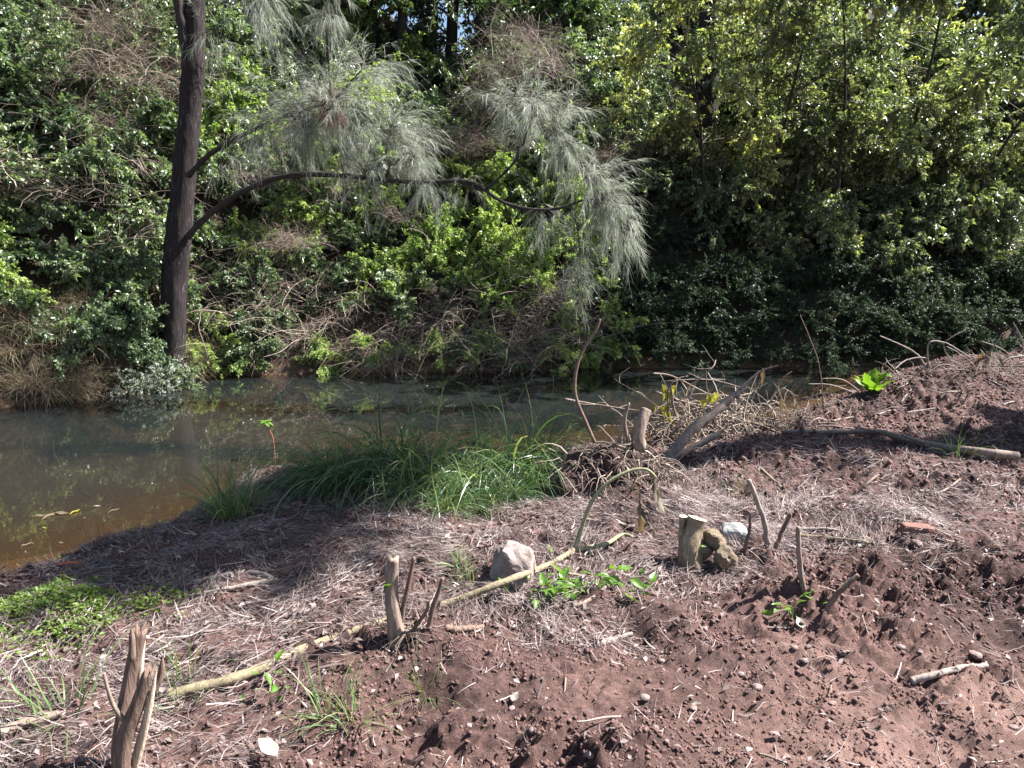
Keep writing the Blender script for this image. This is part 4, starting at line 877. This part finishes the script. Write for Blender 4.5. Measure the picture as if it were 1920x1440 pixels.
# uprooted root ball with its stub
b = gp(1130, 950); bb = b + np.array([0, .25, 0])
RB = thing('root_ball', 'uprooted root ball toned dark for shade with trailing roots and a cut stub', 'root ball', tuple(b))
bm = bmesh.new(); bmesh.ops.create_icosphere(bm, subdivisions=5, radius=1)
co = np.array([q.co[:] for q in bm.verts]); f = 1 + .30 * fbm(co[:, 0] * 1.7 + co[:, 2], co[:, 1] * 1.7 - co[:, 2], 2, 8) + .10 * fbm(co[:, 0] * 9 + co[:, 2] * 6, co[:, 1] * 9 - co[:, 2] * 7, 4, 18)
for q, a in zip(bm.verts, f): q.co *= float(a)
me = bpy.data.meshes.new('soil_mass'); bm.to_mesh(me); bm.free(); me.materials.append(M['rootball'])
link('soil_mass', me, RB, (.12, .40, .0), (0, .10, .2), (.33, .22, .24))
mb = MB(); r = np.random.default_rng(91)
for i in range(700):
    d = nrm(r.normal(size=3) * [1, 1, .9]); p0 = np.array([.12, .40, .02]) + d * np.array([.35, .23, .24]); mb.tube(bend_path(p0, d * .6 + nrm(r.normal(size=3)) + np.array([0, -.2, .1]), r.uniform(.10, .42), 7, r, 2.2, .22), np.linspace(1, .35, 8) * r.choice([.003, .005, .009], p=[.62, .3, .08]), 4, r.uniform(0, .8))
stuffpart(link('roots', mb.mesh('roots', 'cane'), RB))
q = smooth_path([b + np.array([.28, .4, .25]), at(1196, 820, b[1] + .4), at(1203, 790, b[1] + .42), at(1212, 768, b[1] + .45)], 6); mb = MB(); mb.tube(q - b, np.linspace(.046, .034, len(q)), 12, .5, noise=.16, nf=1.5); link('cut_stub', mb.mesh('cut_stub', 'deadwood', True), RB)
for pts, rr in [([(1178, 830), (1172, 790), (1180, 755)], .012), ([(1160, 830), (1168, 790), (1175, 760)], .014)]:
    q = smooth_path([at(a, v, b[1] + .38) for a, v in pts], 5); mb = MB(); mb.tube(q - b, np.linspace(rr, rr * .5, len(q)), 6, .5, noise=.2); link('broken_shoot', mb.mesh('broken_shoot', 'deadwood', True), RB)
y0 = b[1] + .4
q = smooth_path([at(1115, 830, y0), at(1098, 790, y0), at(1080, 745, y0), at(1078, 710, y0), at(1085, 675, y0), at(1100, 645, y0), at(1118, 618, y0), at(1125, 598, y0)], 6); mb = MB(); mb.tube(q - b, np.linspace(.012, .008, len(q)), 6, .5, noise=.15); link('whip_shoot', mb.mesh('whip_shoot', 'stumpbark', True), RB)
# cut logs leaning out of the brush
stick([(1252, 856), (1290, 815, .05), (1345, 768, .15), (1385, 735, .25)], .050, .024, 'stout pale cut branch leaning up out of the brush pile', 'cut_branch', 'deadwood', 'branch', None, 10, ((.85, [(1420, 700, .25), (1460, 685, .3)], .014), (.9, [(1400, 728, .1), (1405, 735, .2)], .016)))
stick([(1245, 866), (1290, 845, .05), (1350, 812, .1)], .024, .026, 'short broken branch resting under the stout cut branch', 'cut_branch', 'deadwood', 'branch', None, 9)
B1 = [([(1060, 748), (1110, 757), (1160, 765), (1215, 772)], .006), ([(1230, 735), (1290, 755), (1350, 765)], .008), ([(1260, 770), (1300, 740), (1390, 745)], .007), ([(1275, 800), (1262, 760), (1258, 720)], .010), ([(1230, 800), (1300, 775), (1380, 750)], .008), ([(1225, 700), (1260, 705), (1320, 735), (1370, 760)], .006), ([(1240, 715), (1330, 712), (1400, 730)], .005), ([(1300, 720), (1335, 690), (1342, 675)], .005), ([(1355, 800), (1400, 810), (1460, 820)], .008), ([(1370, 790), (1420, 795), (1500, 830)], .008), ([(1220, 815), (1300, 806), (1480, 815)], .012), ([(1310, 850), (1300, 800), (1310, 760)], .005)]
for i, (pts, r0) in enumerate(B1):
    yb = gp(1300, 830)[1] + rng.uniform(-.1, .35); P = [at(u, v, yb + rng.uniform(-.08, .08)) for u, v in pts]; P[0][2] = max(P[0][2], hz(P[0][0], P[0][1]))
    q = smooth_path(P, 6); lab = 'thin bare branch crossing the brush pile'; t = thing('brush_branch', lab, 'branch', tuple(q[0]), 'branches of the brush pile'); mb = MB(); r0 *= 1.5; mb.tube(q - q[0], np.linspace(r0, r0 * .5, len(q)), 6, .5, noise=.2); link('stem', mb.mesh('stem', 'deadwood', True), t)
    for j in range(2):
        a = q[rng.integers(3, len(q))]; m2 = MB(); m2.tube(bend_path(a - q[0], rng.normal(size=3) + [0, 0, .4], rng.uniform(.1, .3), 5, rng, .4, .2), np.linspace(r0 * .5, .0015, 6), 4, .5); link('twig', m2.mesh('twig', 'deadwood'), t)
p = gp(1310, 820); t = thing('brush_tangle', 'tangle of fine dead twigs behind the stout cut branch', 'twigs', tuple(p)); stuffpart(link('twigs', cane_mesh('brush_twigs', 920, 130, .46, .42, .008), t)); t.scale = (1.2, .8, 1)
p = gp(1430, 800); t = thing('brush_tangle', 'dark tangle of dead twigs and withered leaves beside the water', 'twigs', tuple(p)); stuffpart(link('twigs', cane_mesh('brush_twigs', 921, 90, .42, .36, .008), t))
for i, (u, v) in enumerate([(1400, 765), (1420, 775), (1440, 770), (1465, 745), (1475, 760), (1490, 745), (1480, 775), (1455, 775), (1410, 800), (1430, 690), (1428, 700)]):
    yy = gp(1430, 800)[1] + rng.uniform(-.1, .2); link('withered_leaf', wl[i % 3], t, at(u, v, yy) - np.array(t.location), (rng.uniform(-.4, .4), 1.3, rng.uniform(0, 6)), (1.1, 1.2, 1))
for (u, v, k, sc2, lab) in [(1500, 782, 922, .7, 'low tangle of roots and twigs where the soil heap meets the water'), (1580, 765, 923, .7, 'loose root tangle on the low front of the soil heap'), (1700, 712, 924, .75, 'dark root tangle at the shoulder of the soil heap'), (1840, 700, 925, .8, 'root tangle on the crest of the soil heap')]:
    t2 = thing('root_tangle', lab, 'roots', tuple(gp(u, v)), None, 0, (sc2, sc2, sc2 * .6)); stuffpart(link('roots', cane_mesh('root_strands', k, 60, .5, .3, .007), t2))
yl = [big_leaf('yellow_leaf', .09, .075, 'yellow', 0, .35, 6, 40 + s) for s in range(2)]
YB = thing('yellow_leaf_branch', 'cut branch with dangling bright yellow leaves in the brush pile', 'branch', tuple(gp(1262, 826))); bq = np.array(YB.location)
q = smooth_path([bq, at(1252, 750, bq[1]), at(1262, 715, bq[1]), at(1290, 705, bq[1])], 6); mb = MB(); mb.tube(q - bq, np.linspace(.009, .004, len(q)), 6, .5); link('stem', mb.mesh('stem', 'deadwood', True), YB)
for i, (u, v) in enumerate([(1242, 720), (1256, 728), (1262, 740), (1240, 735), (1250, 760), (1235, 755), (1248, 772), (1258, 785), (1330, 740), (1322, 748), (1340, 735), (1268, 722)]):
    link('leaf', yl[i % 2], YB, at(u, v, bq[1] + rng.uniform(-.05, .05)) - bq, (rng.uniform(-.6, .6), 1.0, rng.uniform(0, 6)))
# green rosette leaf plant at the water side of the soil heap
b = gp(1630, 738)
GP = thing('green_rosette_plant', 'bright green fan leaved plant glowing on the soil heap', 'plant', tuple(b))
gl = big_leaf('leaf', .26, .13, 'bright', 3, .15, 8, 50)
for i in range(9):
    link('leaf', gl, GP, (0, 0, .02), (0, -rad(25 + 14 * (i % 4)), rad(-80 + i * 42)), (rng.uniform(.7, 1.1),) * 3)
for (u, v) in [(1660, 715), (1672, 708)]:
    link('leaf', gl, GP, at(u, v, b[1]) - b, (0, -.4, rng.uniform(0, 6)), (.5,) * 3)
# branches on the right soil heap
HB = [([(1740, 690), (1720, 665, .05), (1685, 645, .1), (1650, 630, .1)], .011), ([(1745, 688), (1735, 672), (1700, 675), (1678, 692, -.1)], .012), ([(1742, 690), (1741, 645), (1770, 642), (1795, 655), (1830, 678)], .010), ([(1812, 692), (1800, 665), (1775, 650)], .008), ([(1790, 680), (1770, 646), (1810, 618)], .006), ([(1855, 690), (1855, 665), (1870, 640), (1880, 625)], .008), ([(1905, 675), (1880, 655), (1840, 640)], .008), ([(1918, 672), (1917, 640), (1900, 605)], .010), ([(1870, 685), (1900, 670), (1960, 665)], .016), ([(1880, 690), (1915, 680), (1960, 672)], .014), ([(1680, 715), (1672, 702), (1665, 705)], .008), ([(1615, 732), (1580, 712), (1540, 710)], .009), ([(1600, 732), (1560, 722), (1515, 720)], .009), ([(1700, 705), (1680, 695), (1674, 688)], .009)]
for i, (pts, r0) in enumerate(HB):
    stick(pts, r0, r0 * .55, 'pale bare branch sticking out of the right soil heap', 'heap_branch', 'palewood', 'branch', 'branches in the right soil heap', 6)
for i, (u0, v0, u1, v1) in enumerate([(1845, 710, 1895, 735), (1690, 755, 1710, 730), (1700, 775, 1810, 762), (1640, 780, 1700, 765), (1560, 790, 1640, 780), (1530, 800, 1600, 805), (1880, 760, 1919, 752), (1760, 740, 1800, 735)]):
    stick([(u0, v0), ((u0 + u1) / 2, (v0 + v1) / 2 - 2), (u1, v1)], .009, .006, 'pale stick lying on the right soil heap', 'stick', 'palewood', 'stick', 'sticks on the right soil heap', 6, (), True)
for i, (u, v, uu, vv) in enumerate([(1545, 770, 1500, 590), (1790, 755, 1792, 715), (1800, 758, 1806, 720)]):
    stick([(u, v), ((u + uu) / 2 + 12, (v + vv) / 2), (uu, vv)], .008 if i else .009, .004, ['tall thin dark whip standing at the edge of the creek', 'short dark stick upright in the soil heap', 'short dark stick upright in the soil heap'][i], 'upright_stick', 'stumpbark', 'stick', None if i == 0 else 'short upright sticks', 6)
t, _, _ = stick([(1860, 692), (1845, 668), (1838, 655)], .006, .004, 'curled withered pale leaves on a stem atop the soil heap', 'withered_stem', 'palewood', 'plant', None, 5)
for i in range(5): link('withered_leaf', wl[i % 3], t, at(1838 + i * 6, 658 + 5 * (i % 3), t.location[1]) - np.array(t.location), (rng.uniform(0, 1), .6, i * 1.3), (1.2, 1.6, 1.2))
# upright sticks round the stump cluster
US = [([(1440, 1028), (1432, 975), (1404, 900)], .017, .012, 'tall pale stick leaning left beside the sawn stump', 'palewood'), ([(1448, 1032), (1465, 1000), (1482, 963)], .012, .010, 'reddish stick forking away from the tall pale stick', 'stumpbark'), ([(1508, 1098), (1499, 1050), (1497, 988)], .013, .010, 'straight pale stick upright in the open soil', 'deadwood'), ([(1540, 1150), (1570, 1115), (1610, 1078)], .013, .009, 'dark stick slanting out of a soil hollow', 'stumpbark'), ([(1392, 1035), (1404, 1000), (1406, 965)], .012, .006, 'crooked dark stick beside the grey stone', 'stumpbark')]
for pts, r0, r1, lab, mt in US: stick(pts, r0, r1, lab, 'upright_stick', mt, 'stick', None, 8)
LS = [([(990, 965), (1080, 975), (1190, 990)], .013, .011, 'straight brown stick lying in front of the root ball', 'deadwood'), ([(1708, 1282), (1760, 1268), (1800, 1258), (1850, 1252)], .014, .010, 'short pale stick lying alone on the bare soil', 'palewood'), ([(1470, 1005), (1560, 1012), (1640, 1022)], .013, .008, 'green yellow stick lying beyond the upright sticks', 'greenpole'), ([(1500, 995), (1545, 994), (1580, 998)], .010, .008, 'short pale stick lying beside the green yellow stick', 'palewood'), ([(835, 1182), (870, 1184), (905, 1180)], .015, .012, 'short dark broken stick lying by the sapling stump', 'stumpbark'), ([(1075, 1140), (1110, 1125), (1145, 1095)], .011, .007, 'grey stick lying through the leafy sprout', 'deadwood'), ([(1125, 1210), (1150, 1203), (1185, 1192)], .015, .008, 'pale wedge of broken wood on the soil edge', 'palewood'), ([(365, 1095), (430, 1080), (480, 1078), (510, 1088)], .012, .014, 'bare pale root arching along the shaded bank', 'palewood'), ([(350, 1122), (420, 1108), (470, 1098), (520, 1090)], .010, .014, 'second pale root running below the arching root', 'palewood'), ([(1700, 985), (1760, 1010), (1800, 1020)], .006, .005, 'thin dark twig beside the brick fragment', 'deadwood'), ([(0, 1385), (60, 1360), (120, 1345)], .022, .012, 'weathered stick lying in straw at the frame corner', 'deadwood'), ([(150, 900 + 20), (165, 930), (180, 936)], .007, .005, 'pale twig poking out of the shallow water', 'palewood'), ([(1690, 930), (1760, 925), (1800, 900)], .008, .006, 'slim stick lying before the long fallen log', 'deadwood'), ([(1650, 890), (1630, 905), (1610, 925)], .010, .008, 'dark stub stick on the broken soil heap', 'stumpbark'), ([(1390, 860), (1430, 885), (1475, 925)], .014, .008, 'mossy yellowish thorny stem arching over the soil hollow', 'greenpole')]
for pts, r0, r1, lab, mt in LS: stick(pts, r0, r1, lab, 'stick', mt, 'stick', None, 7, (), True)
# random thin sticks
r = np.random.default_rng(930); x, y = scatter(70, -4, 5.5, 2.0, 8.5, lambda x, y: .6 * (shore_n(x) - y > .25), r)
tm = [];
for s in range(4):
    mb = MB(); mb.tube(bend_path((-.5, 0, 0), (1, 0, 0), 1.0, 8, r, 0, .12), np.linspace(.022, .012, 9), 5, .5, noise=.2); tm.append(mb.mesh('twig', 'palewood' if s % 2 else 'deadwood', True))
for i in range(len(x)):
    L = r.uniform(.10, .30); nn = hnormal(np.array([x[i]]), np.array([y[i]]), .08)[0]; a = r.uniform(0, 6.28)
    q = Vector((0, 0, 1)).rotation_difference(Vector(nn)) @ Matrix.Rotation(a, 3, 'Z').to_quaternion()
    o = link('twig', tm[i % 4], None, (x[i], y[i], hz(x[i], y[i]) + .006), q.to_euler(), (L, L * .8, L * .8)); tag(o, 'pale thin twig lying on the bank soil' if i % 2 else 'brown thin twig lying on the bank soil', 'twig', 'thin twigs on the bank')
# pebbles
pm = [lump_mesh('pebble', 940 + s, ['pebble', 'pebble', 'rock'][s], 2, .16, .65) for s in range(3)]
PB = [(1000, 1372, 16), (1420, 1290, 18), (1475, 1420, 14), (1300, 1330, 13), (1105, 1415, 18), (1690, 1215, 14), (1720, 1020, 20), (1620, 1015, 22), (1490, 1215, 13), (1830, 1230, 20), (1210, 1310, 18), (1580, 1225, 14), (1900, 1365, 16), (960, 1330, 12), (1240, 1240, 12), (1390, 1265, 12), (1640, 1150, 14), (1560, 1320, 12), (1250, 1390, 10), (1180, 1120, 13), (1510, 1240, 14), (1320, 1180, 12)]
for i, (u, v, w) in enumerate(PB):
    p = gp(u, v); s = w / 1450 * p[1] * .52; k = 2 if i % 5 == 0 else i % 2
    o = link('pebble', pm[k], None, tuple(p + [0, 0, s * .25]), (0, 0, i * 1.3), (s * 1.2, s, s)); tag(o, 'small pale grey stone on the bare soil' if k == 2 else 'small brown pebble half sunk in the bare soil', 'pebble', 'pebbles on the bare soil')
# pale leaves and husks lying on the soil
ll = big_leaf('pale_leaf', .07, .05, 'pale_leaf', 0, .2, 6, 70) if False else None
M['paleleaf'] = attr_mat('pale_dry_leaf', [(0, (.17, .15, .12)), (1, (.30, .27, .23))], .6, .2)
ll = big_leaf('leaf_blade', .085, .055, 'paleleaf', 0, -.15, 6, 70)
for (u, v, s, lab) in [(520, 1428, 1.0, 'large pale dry leaf lying flat at the front of the soil'), (1505, 1187, .7, 'white dry leaf beside the soil hollow'), (1580, 1228, .55, 'small white leaf on the smooth soil'), (1130, 1207, .5, 'small pale leaf on the soil edge'), (960, 1325, .5, 'tiny pale husk standing on dark soil'), (1296, 1330, .45, 'tiny cream husk on the bare soil'), (12, 1100, .01, '')]:
    if not lab: continue
    p = gp(u, v); o = link('dry_leaf', ll, None, tuple(p + [0, 0, .02]), (rng.uniform(-.3, .3), -.25, rng.uniform(0, 6)), (s,) * 3); tag(o, lab, 'leaf')
# leafy sprouts
wf = [big_leaf('leaf', .07, .034, 'weed', 0, .35, 6, 80 + s) for s in range(2)]
def sprout(u, v, n, R, label, s=1.0):
    p = gp(u, v); t = thing('leafy_sprout', label, 'weed', tuple(p)); r = np.random.default_rng(int(u))
    for i in range(n):
        q = r.normal(size=2) * R; a = math.atan2(q[1], q[0]); h = abs(r.normal()) * .05 + .015
        x_, y_ = p[0] + q[0], p[1] + q[1] * .5
        link('leaf', wf[i % 2], t, (q[0], q[1] * .5, hz(x_, y_) - p[2] + h), (r.normal() * .4, -.35 + r.normal() * .4, a + r.normal()), (s * r.uniform(.6, 1.2),) * 3)
    mb = MB()
    for i in range(max(3, n // 4)):
        q = r.normal(size=2) * R * .8; mb.tube(bend_path((0, 0, -.01), (q[0] * 4, q[1] * 2, .5), R * 1.3, 5, r, 1.2, .1), np.linspace(.003, .0015, 6), 4, .5)
    link('stalks', mb.mesh('stalks', 'greenstem'), t)
sprout(1095, 1110, 46, .13, 'leafy green sprout growing beside the fallen pole')
sprout(1040, 1135, 18, .07, 'pale green leafy sprout next to the larger sprout', .8)
sprout(1485, 1158, 12, .05, 'small green sprout in front of the slanting dark stick', .7)
sprout(1322, 1062, 6, .03, 'tiny green sprout at the foot of the sawn stump', .5)
sprout(505, 1300, 8, .06, 'sparse green sprout near the splintered stump', .7)
# red-stemmed weed standing in the water
b = gp(513, 822); b[2] = max(b[2], ZW - .3); b = at(513, 830, 7.2)
RW = thing('red_stemmed_weed', 'red stemmed weed with pale leaves standing in the creek', 'weed', tuple(b))
q = smooth_path([b - [0, 0, .35], b, at(505, 805, 7.2), at(497, 792, 7.2)], 5); mb = MB(); mb.tube(q - b, np.linspace(.007, .005, len(q)), 6, .5); link('stem', mb.mesh('stem', 'redstem', True), RW)
for i in range(7): link('leaf', wf[i % 2], RW, at(498, 792, 7.2) - b, (0, .1 - .5 * (i % 2), i * .9), (1.2,) * 3)
# things floating in the shallow water
fl = [big_leaf('floating_blade', .12, .035, m_, 0, .02, 6, 90) for m_ in ('paleleaf', 'yellow', 'withered')]
r = np.random.default_rng(96)
for (u, v, k, s) in [(110, 962, 2, 1.2), (150, 957, 1, .8), (90, 968, 2, 1.0), (130, 965, 2, 1.3), (190, 950, 0, .6), (225, 955, 2, .8), (310, 985, 0, .5), (80, 990, 1, .4), (560, 770, 0, .5), (800, 725, 0, .6), (1240, 765, 1, .6), (1130, 745, 0, .5), (40, 1025, 2, .7), (120, 1020, 2, .5)]:
    rr = ray(u, v); p = CAM + rr * ((ZW + .004 - CAM[2]) / rr[2])
    o = link('floating_leaf', fl[k], None, tuple(p + [0, 0, .006]), (0, 0, r.uniform(0, 6)), (s,) * 3); tag(o, ['pale leaf floating on the creek', 'yellow leaf floating on the creek', 'brown leaf floating in the shallow water'][k], 'leaf', 'leaves floating on the creek')
M['redleaf'] = attr_mat('red_leaf', [(0, (.25, .07, .035)), (1, (.32, .11, .06))], .5, .2)
p = gp(105, 1066); o = link('fallen_frond', big_leaf('fallen_frond', .22, .03, 'redleaf', 0, .0, 8, 97), None, tuple(p + [-.05, 0, .02]), (0, 0, .15)); tag(o, 'long orange red dead leaf at the shallow water edge', 'leaf')
print('objects', len(bpy.data.objects), 'tris', sum(sum(len(p.vertices) - 2 for p in m.polygons) if len(m.polygons) < 20 else len(m.polygons) * (len(m.polygons[0].vertices) - 2) for m in bpy.data.meshes))
